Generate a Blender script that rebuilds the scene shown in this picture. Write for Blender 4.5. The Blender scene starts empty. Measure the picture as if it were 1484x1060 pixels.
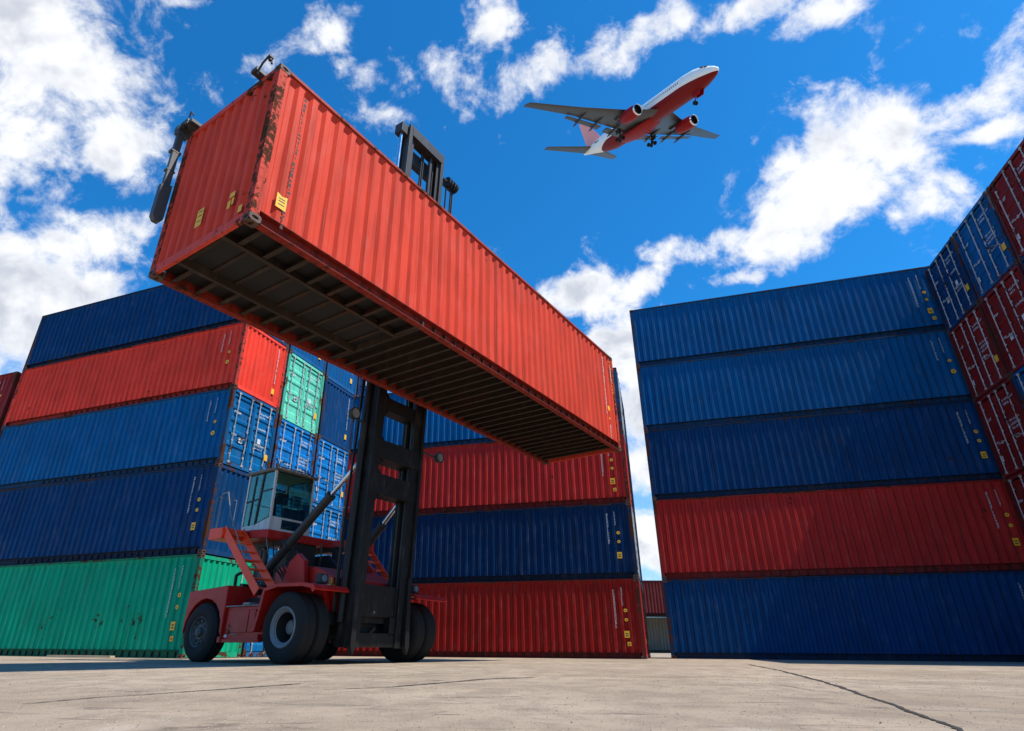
import bpy, math, random
from mathutils import Vector, Matrix, Euler, noise as mnoise
random.seed(7)
R = math.radians
scene = bpy.context.scene
COL = scene.collection

# ------------------------------------------------------------------ helpers
class MB:
    """collects vertices and faces, then links them as ONE mesh object"""
    def __init__(s): s.v = []; s.f = []; s.m = []
    def add(s, vs, fs, mi=0):
        n = len(s.v); s.v += [tuple(v) for v in vs]
        for f in fs: s.f.append(tuple(i + n for i in f)); s.m.append(mi)
    def box(s, c, d, rot=None, mi=0):
        hx, hy, hz = d[0]/2, d[1]/2, d[2]/2
        vs = [Vector((x, y, z)) for x in (-hx, hx) for y in (-hy, hy) for z in (-hz, hz)]
        if rot is not None: vs = [rot @ v for v in vs]
        c = Vector(c)
        s.add([v + c for v in vs], [(0,1,3,2),(4,6,7,5),(0,4,5,1),(2,3,7,6),(0,2,6,4),(1,5,7,3)], mi)
    def lohi(s, a, b, mi=0):
        s.box([(a[i]+b[i])/2 for i in range(3)], [abs(b[i]-a[i]) for i in range(3)], None, mi)
    def tube(s, p0, p1, r0, r1=None, n=12, cap=True, mi=0):
        if r1 is None: r1 = r0
        p0, p1 = Vector(p0), Vector(p1); ax = (p1-p0).normalized()
        up = Vector((0,0,1)) if abs(ax.z) < .9 else Vector((1,0,0))
        a = ax.cross(up).normalized(); b = ax.cross(a)
        vs = []
        for p, r in ((p0, r0), (p1, r1)):
            for i in range(n):
                t = 2*math.pi*i/n; vs.append(p + a*math.cos(t)*r + b*math.sin(t)*r)
        fs = [(i, (i+1) % n, n+(i+1) % n, n+i) for i in range(n)]
        if cap: fs += [tuple(range(n))[::-1], tuple(range(n, 2*n))]
        s.add(vs, fs, mi)
    def path(s, pts, r, n=8, mi=0):
        for a, b in zip(pts[:-1], pts[1:]): s.tube(a, b, r, r, n, True, mi)
    def beam(s, p0, p1, w, h, side=None, mi=0):
        """rectangular bar; side = direction of its width"""
        p0, p1 = Vector(p0), Vector(p1); ax = (p1-p0).normalized()
        sd = Vector(side) if side is not None else ax.cross(Vector((0,0,1)))
        sd = (sd - ax*sd.dot(ax)).normalized(); up = ax.cross(sd)
        vs = [p + sd*a*w/2 + up*b*h/2 for p in (p0, p1) for a, b in ((-1,-1),(1,-1),(1,1),(-1,1))]
        s.add(vs, [(0,1,2,3),(7,6,5,4),(0,4,5,1),(1,5,6,2),(2,6,7,3),(3,7,4,0)], mi)
    def prism(s, poly, axis, a, b, mi=0):
        """2D polygon extruded along axis (0,1,2) from a to b"""
        n = len(poly)
        def P(p, q):
            if axis == 0: return (q, p[0], p[1])
            if axis == 1: return (p[0], q, p[1])
            return (p[0], p[1], q)
        vs = [P(p, a) for p in poly] + [P(p, b) for p in poly]
        fs = [tuple(range(n))[::-1], tuple(range(n, 2*n))] + [(i, (i+1) % n, n+(i+1) % n, n+i) for i in range(n)]
        s.add(vs, fs, mi)
    def lathe(s, prof, c, axis=1, n=48, mi=0, squash=None):
        """profile of (offset along axis, radius) turned round the axis through c"""
        vs = []; k = len(prof)
        for i in range(n):
            t = 2*math.pi*i/n
            for o, r in prof:
                u, w = math.cos(t)*r, math.sin(t)*r
                p = [0,0,0]; p[axis] = o; q = [j for j in range(3) if j != axis]; p[q[0]] = u; p[q[1]] = w
                vs.append((p[0]+c[0], p[1]+c[1], p[2]+c[2]))
        fs = []
        for i in range(n):
            j = (i+1) % n
            for a in range(k-1): fs.append((i*k+a, i*k+a+1, j*k+a+1, j*k+a))
        s.add(vs, fs, mi)
    def mesh(s, name):
        me = bpy.data.meshes.new(name); me.from_pydata(s.v, [], s.f)
        me.polygons.foreach_set('material_index', s.m)
        import bmesh
        bm = bmesh.new(); bm.from_mesh(me); bmesh.ops.recalc_face_normals(bm, faces=bm.faces); bm.to_mesh(me); bm.free()
        return me
    def clusters(s):
        """loose pieces that stand well apart, each as an MB of its own"""
        par = list(range(len(s.v)))
        def find(i):
            while par[i] != i: par[i] = par[par[i]]; i = par[i]
            return i
        for f in s.f:
            a = find(f[0])
            for j in f[1:]: par[find(j)] = a
        isl = {}
        for i in range(len(s.v)): isl.setdefault(find(i), []).append(i)
        ks = list(isl); bb = []
        for k in ks:
            P = [s.v[i] for i in isl[k]]; bb.append(([min(p[a] for p in P) for a in range(3)], [max(p[a] for p in P) for a in range(3)]))
        up = list(range(len(ks)))
        def f2(i):
            while up[i] != i: i = up[i]
            return i
        for i in range(len(ks)):
            for j in range(i+1, len(ks)):
                g = math.sqrt(sum(max(0, bb[i][0][a]-bb[j][1][a], bb[j][0][a]-bb[i][1][a])**2 for a in range(3)))
                m = max(max(bb[q][1][a]-bb[q][0][a] for a in range(3)) for q in (i, j))
                if g <= max(.019, .48*m): up[f2(i)] = f2(j)
        grp = {ks[i]: f2(i) for i in range(len(ks))}; out = {}
        for f, m in zip(s.f, s.m):
            g = grp[find(f[0])]; o = out.setdefault(g, (MB(), {}))
            for i in f:
                if i not in o[1]: o[1][i] = len(o[0].v); o[0].v.append(s.v[i])
            o[0].f.append(tuple(o[1][i] for i in f)); o[0].m.append(m)
        return [o[0] for o in out.values()]
    def build(s, name, mats, parent=None, smooth=None, bevel=0, label=None, split=None):
        if split is None: split = parent is not None and 'lettering' not in name
        if split and len(s.v) < 6000:
            cl = s.clusters()
            if len(cl) > 1:
                obs = [c.build(name, mats, parent, smooth, bevel, label, False) for c in cl]
                obs.sort(key=lambda o: -len(o.data.vertices)); return obs[0]
        me = s.mesh(name)
        if not isinstance(mats, (list, tuple)): mats = [mats]
        for m in mats: me.materials.append(m)
        o = bpy.data.objects.new(name, me); COL.objects.link(o)
        if parent is not None: o.parent = parent
        if smooth:
            for p in me.polygons: p.use_smooth = True
            me.set_sharp_from_angle(angle=R(smooth))
        if bevel:
            b = o.modifiers.new('Bevel', 'BEVEL'); b.width = bevel; b.segments = 2; b.limit_method = 'ANGLE'; b.angle_limit = R(40)
        if label: o['label'] = label
        return o

def thing(name, label, cat, loc=(0,0,0), rz=0, group=None):
    o = bpy.data.objects.new(name, None); COL.objects.link(o); o.empty_display_size = .5
    o.location = loc; o.rotation_euler = (0, 0, rz); o['label'] = label; o['category'] = cat
    if group: o['group'] = group
    return o
def tag(o, label, cat, group=None):
    o['label'] = label; o['category'] = cat
    if group: o['group'] = group
    return o
def copy_tree(o, parent=None, skip=()):
    c = o.copy(); COL.objects.link(c)
    if parent is not None: c.parent = parent
    for ch in KIDS.get(o.name, []):
        copy_tree(ch, c)
    return c
KIDS = {}
def index_kids():
    KIDS.clear()
    for o in bpy.data.objects:
        if o.parent: KIDS.setdefault(o.parent.name, []).append(o)

# ------------------------------------------------------------------ materials
class NT:
    def __init__(s, tree): s.t = tree; s.n = tree.nodes; s.l = tree.links
    def new(s, typ, **kw):
        n = s.n.new(typ)
        for k, v in kw.items():
            if k.startswith('i_'):
                n.inputs[k[2:].replace('_', ' ')].default_value = v
            else: setattr(n, k, v)
        return n
    def link(s, a, b): s.l.new(a, b)
    def math(s, op, a, b=None, c=None, clamp=False):
        n = s.n.new('ShaderNodeMath'); n.operation = op; n.use_clamp = clamp
        for i, x in enumerate((a, b, c)):
            if x is None: continue
            if isinstance(x, (int, float)): n.inputs[i].default_value = x
            else: s.l.new(x, n.inputs[i])
        return n.outputs[0]
    def vmath(s, op, a, b=None, out=0):
        n = s.n.new('ShaderNodeVectorMath'); n.operation = op
        for i, x in enumerate((a, b)):
            if x is None: continue
            if isinstance(x, (tuple, list, Vector)): n.inputs[i].default_value = tuple(x)
            else: s.l.new(x, n.inputs[i])
        return n.outputs[out]
    def ramp(s, fac, lo, hi):
        n = s.n.new('ShaderNodeMapRange'); n.interpolation_type = 'SMOOTHSTEP'
        n.inputs[1].default_value = lo; n.inputs[2].default_value = hi
        s.l.new(fac, n.inputs[0]); return n.outputs[0]
    def mix(s, fac, a, b, blend='MIX'):
        n = s.n.new('ShaderNodeMix'); n.data_type = 'RGBA'; n.blend_type = blend
        for i, x in ((0, fac), (6, a), (7, b)):
            if isinstance(x, (int, float)): n.inputs[i].default_value = x
            elif isinstance(x, (tuple, list)): n.inputs[i].default_value = tuple(x) + (1,) * (4-len(x))
            else: s.l.new(x, n.inputs[i])
        return n.outputs[2]
    def noise(s, vec, scale, detail=4, rough=.55, dist=0):
        n = s.n.new('ShaderNodeTexNoise'); n.inputs['Scale'].default_value = scale
        n.inputs['Detail'].default_value = detail; n.inputs['Roughness'].default_value = rough; n.inputs['Distortion'].default_value = dist
        if vec is not None: s.l.new(vec, n.inputs['Vector'])
        return n.outputs[0]
    def mapping(s, vec, scale=(1,1,1), loc=(0,0,0)):
        n = s.n.new('ShaderNodeMapping'); n.inputs['Scale'].default_value = scale; n.inputs['Location'].default_value = loc
        s.l.new(vec, n.inputs['Vector']); return n.outputs[0]

def newmat(name):
    m = bpy.data.materials.new(name); m.use_nodes = True; nt = NT(m.node_tree); nt.n.clear()
    out = nt.new('ShaderNodeOutputMaterial'); b = nt.new('ShaderNodeBsdfPrincipled'); nt.link(b.outputs[0], out.inputs[0])
    return m, nt, b, out

RUST = (.11, .035, .014)
def paint(name, color=None, rough=.5, rust=.1, fade=.18, streak=.25, bump=.15, spec=.4, grime=(.02,.018,.015), edge_rust=0.0, scale=1.0, dim=1.0, vary=0.0):
    """weathered paint; colour from the object's own colour when color is None"""
    m, nt, b, out = newmat(name)
    oi = nt.new('ShaderNodeObjectInfo'); tc = nt.new('ShaderNodeTexCoord')
    off = nt.vmath('SCALE', nt.vmath('ADD', oi.outputs['Location'], (3.1, 1.7, 5.3))); off.node.inputs[3].default_value = 1.37
    co = nt.vmath('ADD', tc.outputs['Object'], off)
    if color is None: base = oi.outputs['Color']
    else:
        rgb = nt.new('ShaderNodeRGB'); rgb.outputs[0].default_value = tuple(color) + (1,); base = rgb.outputs[0]
    big = nt.noise(co, .55*scale, 3, .6)
    f = nt.math('MULTIPLY_ADD', big, 2*fade*dim, (1-fade)*dim)
    st = nt.noise(nt.mapping(co, (6, 6, .35)), 1.3*scale, 4, .65)
    stm = nt.ramp(st, .42, .80)
    if vary: f = nt.math('MULTIPLY', f, nt.math('MULTIPLY_ADD', oi.outputs['Random'], 2*vary, 1-vary))
    col = nt.mix(1.0, base, f, 'MULTIPLY')
    # chalky fading
    ch = nt.ramp(nt.noise(nt.mapping(co, (2, 2, .8)), 2.1*scale, 4, .6), .5, .75)
    col = nt.mix(nt.math('MULTIPLY', ch, .035), col, (.6, .55, .52))
    col = nt.mix(nt.math('MULTIPLY', stm, streak), col, grime)
    sc_ = nt.ramp(nt.noise(nt.mapping(co, (40, 40, .55)), 1.0, 2, .6), .66, .74)
    col = nt.mix(nt.math('MULTIPLY', sc_, .10), col, (.62, .55, .50))
    rn = nt.noise(co, 5.5*scale, 6, .68); patch = nt.noise(co, .9*scale, 1, .5)
    rsum = nt.math('ADD', rn, nt.math('MULTIPLY', nt.math('SUBTRACT', patch, .5), .7))
    if edge_rust:
        sep = nt.new('ShaderNodeSeparateXYZ'); nt.link(tc.outputs['Object'], sep.inputs[0])
        low = nt.math('SUBTRACT', 1, nt.ramp(sep.outputs[2], 0.1, .45))
        rsum = nt.math('ADD', rsum, nt.math('MULTIPLY', low, edge_rust))
    rm = nt.ramp(rsum, .80-rust, .88-rust)
    rc = nt.mix(patch, RUST, (.035, .014, .008))
    col = nt.mix(rm, col, rc)
    nt.link(col, b.inputs['Base Color'])
    rr = nt.math('MULTIPLY_ADD', rn, .25, rough-.12)
    nt.link(nt.math('ADD', rr, nt.math('MULTIPLY', rm, .3)), b.inputs['Roughness'])
    b.inputs['Specular IOR Level'].default_value = spec
    bp = nt.new('ShaderNodeBump'); bp.inputs['Strength'].default_value = bump; bp.inputs['Distance'].default_value = .01
    hh = nt.math('ADD', nt.math('MULTIPLY', nt.noise(co, 30, 1), .3), nt.math('ADD', nt.math('MULTIPLY', rm, .4), nt.math('MULTIPLY', st, 1.0)))
    nt.link(hh, bp.inputs['Height']); nt.link(bp.outputs[0], b.inputs['Normal'])
    return m

def simple(name, color, rough=.5, metal=0.0, var=.12, nscale=6, bump=.05, spec=.5):
    m, nt, b, out = newmat(name)
    tc = nt.new('ShaderNodeTexCoord'); n = nt.noise(tc.outputs['Object'], nscale, 6, .6)
    col = nt.mix(1.0, tuple(color), nt.math('MULTIPLY_ADD', n, 2*var, 1-var), 'MULTIPLY')
    nt.link(col, b.inputs['Base Color']); b.inputs['Metallic'].default_value = metal
    nt.link(nt.math('MULTIPLY_ADD', n, .2, rough-.1), b.inputs['Roughness']); b.inputs['Specular IOR Level'].default_value = spec
    if bump:
        bp = nt.new('ShaderNodeBump'); bp.inputs['Strength'].default_value = bump; bp.inputs['Distance'].default_value = .01
        nt.link(nt.noise(tc.outputs['Object'], nscale*5, 4), bp.inputs['Height']); nt.link(bp.outputs[0], b.inputs['Normal'])
    return m

M = {}
M['panel'] = paint('container_panel_paint', None, .6, .075, .26, .45, .25, spec=.09, vary=.09)
M['frame'] = paint('shaded_frame_paint', None, .65, .29, .2, .6, .3, dim=.55, spec=.2)  # rust, plus a darker tone painted in for shade at the stack ends
M['rail'] = paint('container_rail_paint', None, .6, .22, .2, .45, .2, spec=.25)
M['post'] = paint('rusty_post_paint', None, .7, .345, .25, .7, .5, scale=2.6, spec=.15, dim=.85)
M['trail'] = paint('worn_shaded_top_rail_paint', None, .65, .27, .25, .6, .3, dim=.5, spec=.2)  # wear and rust, with the rail's shade put into the darker colour
M['brail'] = paint('shaded_bottom_rail_paint', None, .65, .15, .25, .9, .3, grime=(.012,.011,.012), dim=.38, spec=.2)  # colour darkened to paint in the shade under the side wall
M['casting'] = paint('rusty_casting_steel', (.10, .05, .035), .7, .25, .3, .3, .5)
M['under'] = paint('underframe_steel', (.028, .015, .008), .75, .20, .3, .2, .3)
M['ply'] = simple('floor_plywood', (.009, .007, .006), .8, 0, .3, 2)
M['rod'] = paint('galvanised_rod', (.40, .41, .41), .5, .20, .3, .5, .1, spec=.4)
M['yellow'] = simple('yellow_decal', (.80, .42, .01), .5, 0, .15, 9)
M['white'] = simple('white_lettering', (.58, .60, .60), .5, 0, .2, 12)
M['black'] = simple('black_print', (.02, .02, .02), .6)
M['scrape'] = simple('black_scrape', (.05, .022, .02), .8, 0, .4, 20)
M['redpaint'] = paint('handler_red_paint', (.50, .013, .008), .42, .11, .2, .30, .12, spec=.3)
M['orangered'] = paint('ladder_red_paint', (.95, .060, .012), .45, .08, .15, .2, .1)
M['steel'] = paint('black_mast_paint', (.010, .010, .010), .5, .03, .35, .2, .2, grime=(.025,.022,.02), spec=.25)
M['steel2'] = paint('grey_mast_steel', (.030, .030, .031), .5, .05, .3, .3, .2, grime=(.02,.02,.02))
M['greysteel'] = paint('grey_spreader_paint', (.06, .066, .066), .5, .05, .3, .4, .2)
M['chrome'] = simple('chrome_rod', (.75, .77, .8), .18, 1, .05)
M['tyre'] = simple('tyre_rubber', (.014, .013, .012), .8, 0, .35, 5, .4, .3)
M['rearrim'] = paint('rear_rim_paint', (.085, .08, .075), .6, .12, .3, .6, .1)
M['rim'] = paint('rim_paint', (.20, .205, .21), .5, .06, .25, .5, .1)
M['hub'] = simple('hub_steel', (.16, .155, .15), .55, .3, .4, 22, .5)
M['cabwhite'] = paint('cab_grey_white_paint', (.55, .57, .57), .4, .04, .1, .3, .05)
M['cabroof'] = simple('cab_roof_edge', (.13, .11, .09), .7)
M['amber'] = simple('amber_lens', (.9, .30, .03), .3)
M['rubberblack'] = simple('black_plastic', (.018, .018, .019), .6)
M['cable'] = simple('black_hose', (.015, .015, .015), .5)
M['wood'] = simple('pale_timber', (.48, .36, .22), .8, 0, .2, 4)
M['aluskin'] = simple('wing_grey_skin', (.055, .056, .06), .4, .2, .1, 1.5, 0)
M['engine_red'] = simple('engine_red_paint', (.26, .004, .004), .5, 0, .05, 1, 0, .2)
M['finpink'] = simple('fin_pale_red_paint', (1.0, .38, .34), .5, 0, .04, 1, 0)
M['lip'] = simple('polished_lip', (.8, .8, .82), .2, 1, .03, 1, 0)
M['fan'] = simple('dark_intake', (.006, .006, .007), .6, 0, .1, 1, 0)

def glass_mat():
    m, nt, b, out = newmat('cab_glass')
    b.inputs['Base Color'].default_value = (.02, .05, .05, 1); b.inputs['Roughness'].default_value = .04
    tr = nt.new('ShaderNodeBsdfTransparent'); tr.inputs[0].default_value = (.66, .84, .80, 1)
    gl = nt.new('ShaderNodeBsdfGlossy'); gl.inputs['Color'].default_value = (.6, .85, .8, 1); gl.inputs['Roughness'].default_value = .03
    fr = nt.new('ShaderNodeFresnel'); fr.inputs[0].default_value = 1.5
    mx = nt.new('ShaderNodeMixShader'); f = nt.math('MULTIPLY_ADD', fr.outputs[0], .75, .05)
    nt.link(f, mx.inputs[0]); nt.link(tr.outputs[0], mx.inputs[1]); nt.link(gl.outputs[0], mx.inputs[2]); nt.link(mx.outputs[0], out.inputs[0])
    return m
M['glass'] = glass_mat()

def ground_mat():
    m, nt, b, out = newmat('worn_concrete')
    tc = nt.new('ShaderNodeTexCoord'); co = tc.outputs['Object']
    big = nt.noise(co, .35, 6, .6); mid = nt.noise(nt.mapping(co, (1, .6, 1)), 2.4, 8, .65, .4); fine = nt.noise(co, 45, 6, .7); vf = nt.noise(co, 160, 3, .7)
    col = nt.mix(nt.ramp(big, .3, .7), (.31, .235, .160), (.45, .35, .25))
    col = nt.mix(nt.math('MULTIPLY', nt.ramp(mid, .42, .62), .6), col, (.22, .168, .12))
    col = nt.mix(nt.math('MULTIPLY', nt.ramp(nt.noise(nt.mapping(co, (1.2, 3.5, 1)), .9, 8, .7, 1.2), .54, .68), .8), col, (.105, .08, .06))
    col = nt.mix(nt.math('MULTIPLY', nt.ramp(nt.noise(co, 1.1, 7, .6, .6), .60, .72), .5), col, (.54, .46, .37))
    col = nt.mix(nt.math('MULTIPLY', nt.ramp(fine, .40, .75), .35), col, (.50, .415, .32))
    col = nt.mix(nt.math('MULTIPLY', nt.ramp(vf, .55, .70), .6), col, (.11, .08, .055))
    spot = nt.ramp(nt.noise(co, 7, 8, .75), .66, .72)
    col = nt.mix(nt.math('MULTIPLY', spot, .6), col, (.09, .07, .055))
    nt.link(col, b.inputs['Base Color']); b.inputs['Roughness'].default_value = .85; b.inputs['Specular IOR Level'].default_value = .25
    bp = nt.new('ShaderNodeBump'); bp.inputs['Strength'].default_value = .7; bp.inputs['Distance'].default_value = .03
    h = nt.math('ADD', nt.math('MULTIPLY', fine, .5), nt.math('ADD', nt.math('MULTIPLY', mid, .9), nt.math('MULTIPLY', vf, .25)))
    h = nt.math('SUBTRACT', h, nt.math('MULTIPLY', spot, .5))
    nt.link(h, bp.inputs['Height']); nt.link(bp.outputs[0], b.inputs['Normal'])
    return m
M['ground'] = ground_mat()
M['crack'] = simple('dark_crack_filler', (.035, .027, .02), .9, 0, .4, 12, .5)

# ------------------------------------------------------------------ camera
F_PX, PITCH, ROLL, CAMH, SX = 863.70, 0.44255, 0.00544, 0.32, -51.02
cp, sp, cr, sr = math.cos(PITCH), math.sin(PITCH), math.cos(ROLL), math.sin(ROLL)
Rv, Uv, Fv = Vector((1,0,0)), Vector((0,-sp,cp)), Vector((0,cp,sp))
cam_d = bpy.data.cameras.new('camera'); cam = bpy.data.objects.new('camera', cam_d); COL.objects.link(cam)
Xc = Rv*cr + Uv*sr; Yc = Uv*cr - Rv*sr; Zc = -Fv
cam.matrix_world = Matrix(((Xc.x,Yc.x,Zc.x,0),(Xc.y,Yc.y,Zc.y,0),(Xc.z,Yc.z,Zc.z,CAMH),(0,0,0,1)))
cam_d.sensor_width = 36; cam_d.lens = F_PX/1484*36; cam_d.shift_x = -SX/1484; cam_d.clip_end = 3000; cam_d.clip_start = .05
scene.camera = cam
def ray(px, py):
    """direction in the world of a pixel of the 1484 x 1060 photograph (used to measure the place)"""
    x, y = px-742-SX, py-530; u = cr*x + sr*y; w = -sr*x + cr*y; a, b = u/F_PX, -w/F_PX
    return Vector((a, cp-b*sp, sp+b*cp))
def on_ground(px, py):
    d = ray(px, py); return Vector((0,0,CAMH)) + d*(-CAMH/d.z)

# ------------------------------------------------------------------ light and sky
SUN_AZ, SUN_EL = 113.0, 57.0      # azimuth measured from +Y towards +X
sd = Vector((math.sin(R(SUN_AZ))*math.cos(R(SUN_EL)), math.cos(R(SUN_AZ))*math.cos(R(SUN_EL)), math.sin(R(SUN_EL))))
sl = bpy.data.lights.new('sun', 'SUN'); sl.energy = 5.0; sl.angle = R(.53); sl.color = (1, .95, .87)
so = bpy.data.objects.new('sun', sl); COL.objects.link(so); so.rotation_euler = sd.to_track_quat('Z', 'Y').to_euler()

world = bpy.data.worlds.new('World'); scene.world = world; world.use_nodes = True; world.cycles.sampling_method = 'MANUAL'; world.cycles.sample_map_resolution = 512
wt = NT(world.node_tree); wt.n.clear()
wo = wt.new('ShaderNodeOutputWorld'); bg = wt.new('ShaderNodeBackground'); wt.link(bg.outputs[0], wo.inputs[0]); bg.inputs[1].default_value = .10
sky = wt.new('ShaderNodeTexSky'); sky.sky_type = 'NISHITA'; sky.sun_disc = False
sky.sun_elevation = R(SUN_EL); sky.sun_rotation = R(SUN_AZ); sky.air_density = 1.0; sky.dust_density = .3; sky.ozone_density = 3.0
hs = wt.new('ShaderNodeHueSaturation'); hs.inputs['Saturation'].default_value = 1.05; hs.inputs['Value'].default_value = 1.0; hs.inputs['Hue'].default_value = .5
wt.link(wt.mix(1.0, sky.outputs[0], (.42, 1.20, 1.72), 'MULTIPLY'), hs.inputs['Color'])
wtc = wt.new('ShaderNodeTexCoord'); wdir = wt.vmath('NORMALIZE', wtc.outputs['Generated'])
wsep = wt.new('ShaderNodeSeparateXYZ'); wt.link(wdir, wsep.inputs[0])
den = wt.math('ADD', wt.math('MAXIMUM', wsep.outputs[2], 0.02), .22)
cmb = wt.new('ShaderNodeCombineXYZ'); wt.link(wt.math('DIVIDE', wsep.outputs[0], den), cmb.inputs[0]); wt.link(wt.math('DIVIDE', wsep.outputs[1], den), cmb.inputs[1])
plane_co = cmb.outputs[0]
# cloud banks: (centre of the bank, half widths, tilt, weight), turned into directions of the sky
BANKS = [(50,60,170,150,0,1.25),(120,120,110,110,0,1.2),(160,200,90,75,30,1.2),(50,210,110,80,0,1.05),(130,350,110,48,-12,.95),(20,440,140,110,0,1.1),(120,420,90,45,0,.8),
 (490,35,70,65,-20,.74),(550,100,95,62,20,.72),(640,100,95,55,60,.74),(705,40,100,52,-50,.74),(560,165,95,36,10,.64),(785,105,95,38,-20,.68),
 (885,80,55,48,-20,.74),(950,45,90,42,-25,.84),(1065,25,95,34,-20,.78),(1195,20,75,30,-25,.82),(1005,85,30,16,0,.4),(265,2,45,12,0,.6),
 (1260,210,120,90,0,1.25),(1205,262,190,92,-33,1.45),(1050,345,125,34,-12,.9),(1320,290,90,60,-20,.95),(1420,195,95,18,-14,.75),(1090,400,100,18,-8,.65),(1180,200,50,40,-30,.9),
 (845,425,62,34,-8,1.05),(925,412,60,24,-25,.8),(905,515,60,45,0,1.1),(935,650,70,110,0,1.1),(940,790,90,70,0,1.2),(825,188,18,18,0,.5),(1095,195,36,26,-50,.5)]
maskv = None
for (px, py, a, b, tilt, wgt) in BANKS:
    c = ray(px, py).normalized(); e = ray(px+math.cos(R(tilt))*10, py+math.sin(R(tilt))*10).normalized()
    t1 = (e-c); ang1 = t1.length/10; t1 = (t1 - c*t1.dot(c)).normalized()
    g = ray(px-math.sin(R(tilt))*10, py+math.cos(R(tilt))*10).normalized(); t2 = g-c; ang2 = t2.length/10; t2 = (t2-c*t2.dot(c)); t2 = (t2 - t1*t2.dot(t1)).normalized()
    q1 = wt.vmath('DOT_PRODUCT', wdir, t1/(a*ang1), 1); q2 = wt.vmath('DOT_PRODUCT', wdir, t2/(b*ang2), 1)
    rr = wt.math('ADD', wt.math('MULTIPLY', q1, q1), wt.math('MULTIPLY', q2, q2))
    k = wt.math('MULTIPLY', wt.math('EXPONENT', wt.math('MULTIPLY', rr, -1.0)), wgt)
    front = wt.math('GREATER_THAN', wt.vmath('DOT_PRODUCT', wdir, c, 1), 0.0)
    k = wt.math('MULTIPLY', k, front)
    maskv = k if maskv is None else wt.math('SMOOTH_MAX', maskv, k, .12)
n1 = wt.noise(wdir, 5.2, 10, .60, .25)
n2 = wt.noise(wdir, 17, 8, .64, .3)
lit = wt.noise(wt.vmath('ADD', wdir, tuple(sd*.035)), 5.2, 5, .60, .25)
fb = wt.math('ADD', wt.math('MULTIPLY', n1, .60), wt.math('MULTIPLY', n2, .40))
dens = wt.math('ADD', wt.math('MULTIPLY', maskv, .80), wt.math('MULTIPLY', wt.math('SUBTRACT', fb, .5), 3.1))
cov = wt.ramp(dens, .30, .74)
# thick parts of the cloud are a little greyer
shade = wt.math('MULTIPLY', wt.ramp(wt.math('ADD', wt.math('SUBTRACT', lit, n1), wt.math('MULTIPLY', wt.math('SUBTRACT', lit, .5), .35)), -.06, .13), wt.ramp(dens, .45, .95))
ccol = wt.mix(shade, (8.4, 8.5, 8.7), (5.2, 5.5, 6.2))
horiz = wt.ramp(wsep.outputs[2], .48, -.02)
skyc = wt.mix(wt.math('MULTIPLY', horiz, .65), hs.outputs[0], (4.8, 6.6, 8.4))
fin = wt.mix(wt.math('MULTIPLY', cov, .97), skyc, ccol)
wt.link(fin, bg.inputs[0])
scene.view_settings.view_transform = 'Standard'; scene.view_settings.look = 'None'; scene.view_settings.exposure = 0.3; scene.view_settings.gamma = 1

# ------------------------------------------------------------------ ground
def struct(o): o['kind'] = 'structure'; return o
g = MB(); g.add([(-600,-200,0),(600,-200,0),(600,1200,0),(-600,1200,0)], [(0,1,2,3)])
struct(g.build('ground', M['ground']))
def crack(pts, w0, w1, name, z=.004):
    P = [on_ground(*p) for p in pts]; mb = MB(); vs = []
    fine = []
    for a, b in zip(P[:-1], P[1:]):
        n = max(2, int((b-a).length/.05)); n = min(n, 60)
        for i in range(n): fine.append(a.lerp(b, i/n))
    for i, p in enumerate(fine):
        d = (fine[min(i+1, len(fine)-1)]-fine[max(i-1, 0)]).normalized(); s = Vector((-d.y, d.x, 0))
        t = i/len(fine); w = (w0+(w1-w0)*t)*(.55+.9*random.random()); j = (mnoise.noise(p*2.1))*.022+(random.random()-.5)*.010
        vs += [p+s*(j+w/2)+Vector((0,0,z)), p+s*(j-w/2)+Vector((0,0,z))]
    fs = [(2*i, 2*i+1, 2*i+3, 2*i+2) for i in range(len(fine)-1)]
    mb.add(vs, fs); return struct(mb.build(name, M['crack']))
crack([(1085,963.5),(1130,972),(1195,989),(1290,1021),(1400,1062),(1460,1085)], .07, .026, 'pavement_crack')
crack([(33,1021),(141,1012),(230,1006),(302,1001),(415,993),(440,991)], .020, .045, 'pavement_crack')
crack([(470,1000),(560,997),(630,991),(700,985),(780,982)], .03, .06, 'pavement_crack')
crack([(1080,990),(1130,993),(1180,1002),(1235,1006)], .010, .012, 'pavement_crack')

# loose grit and small chips lying on the worn slab: nobody could count it
def grit():
    rnd = random.Random(11); mb = MB(); V, Fc = mb.v, mb.f
    for i in range(26000):
        d = 1.3*math.exp(rnd.random()*2.05); a = -1.0+rnd.random()*2.0
        x, y = d*math.tan(a*.86)*.92, d
        r = (.0011+.0022*rnd.random()**2)*(.75+.22*d)
        if rnd.random() < .008: r *= 1.8
        n = len(V); h = r*(.5+.6*rnd.random()); t = rnd.random()*3
        for k in range(4): V.append((x+math.cos(t+k*1.571)*r*(.7+.6*rnd.random()), y+math.sin(t+k*1.571)*r*(.7+.6*rnd.random()), .0))
        V.append((x, y, h))
        for k in range(4): Fc.append((n+k, n+(k+1) % 4, n+4)); mb.m.append(0)
    o = mb.build('grit', M['grit']); o['kind'] = 'stuff'; o['label'] = 'fine grit and chips scattered over the concrete'; return o
def grit_mat():
    m, nt, b, out = newmat('concrete_grit'); tc = nt.new('ShaderNodeTexCoord'); n = nt.noise(tc.outputs['Object'], 60, 2, .6)
    nt.link(nt.mix(nt.ramp(n, .38, .62), (.14, .10, .07), (.44, .37, .29)), b.inputs['Base Color']); b.inputs['Roughness'].default_value = 1.0; b.inputs['Specular IOR Level'].default_value = .1; return m
M['grit'] = grit_mat(); grit()

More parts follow.
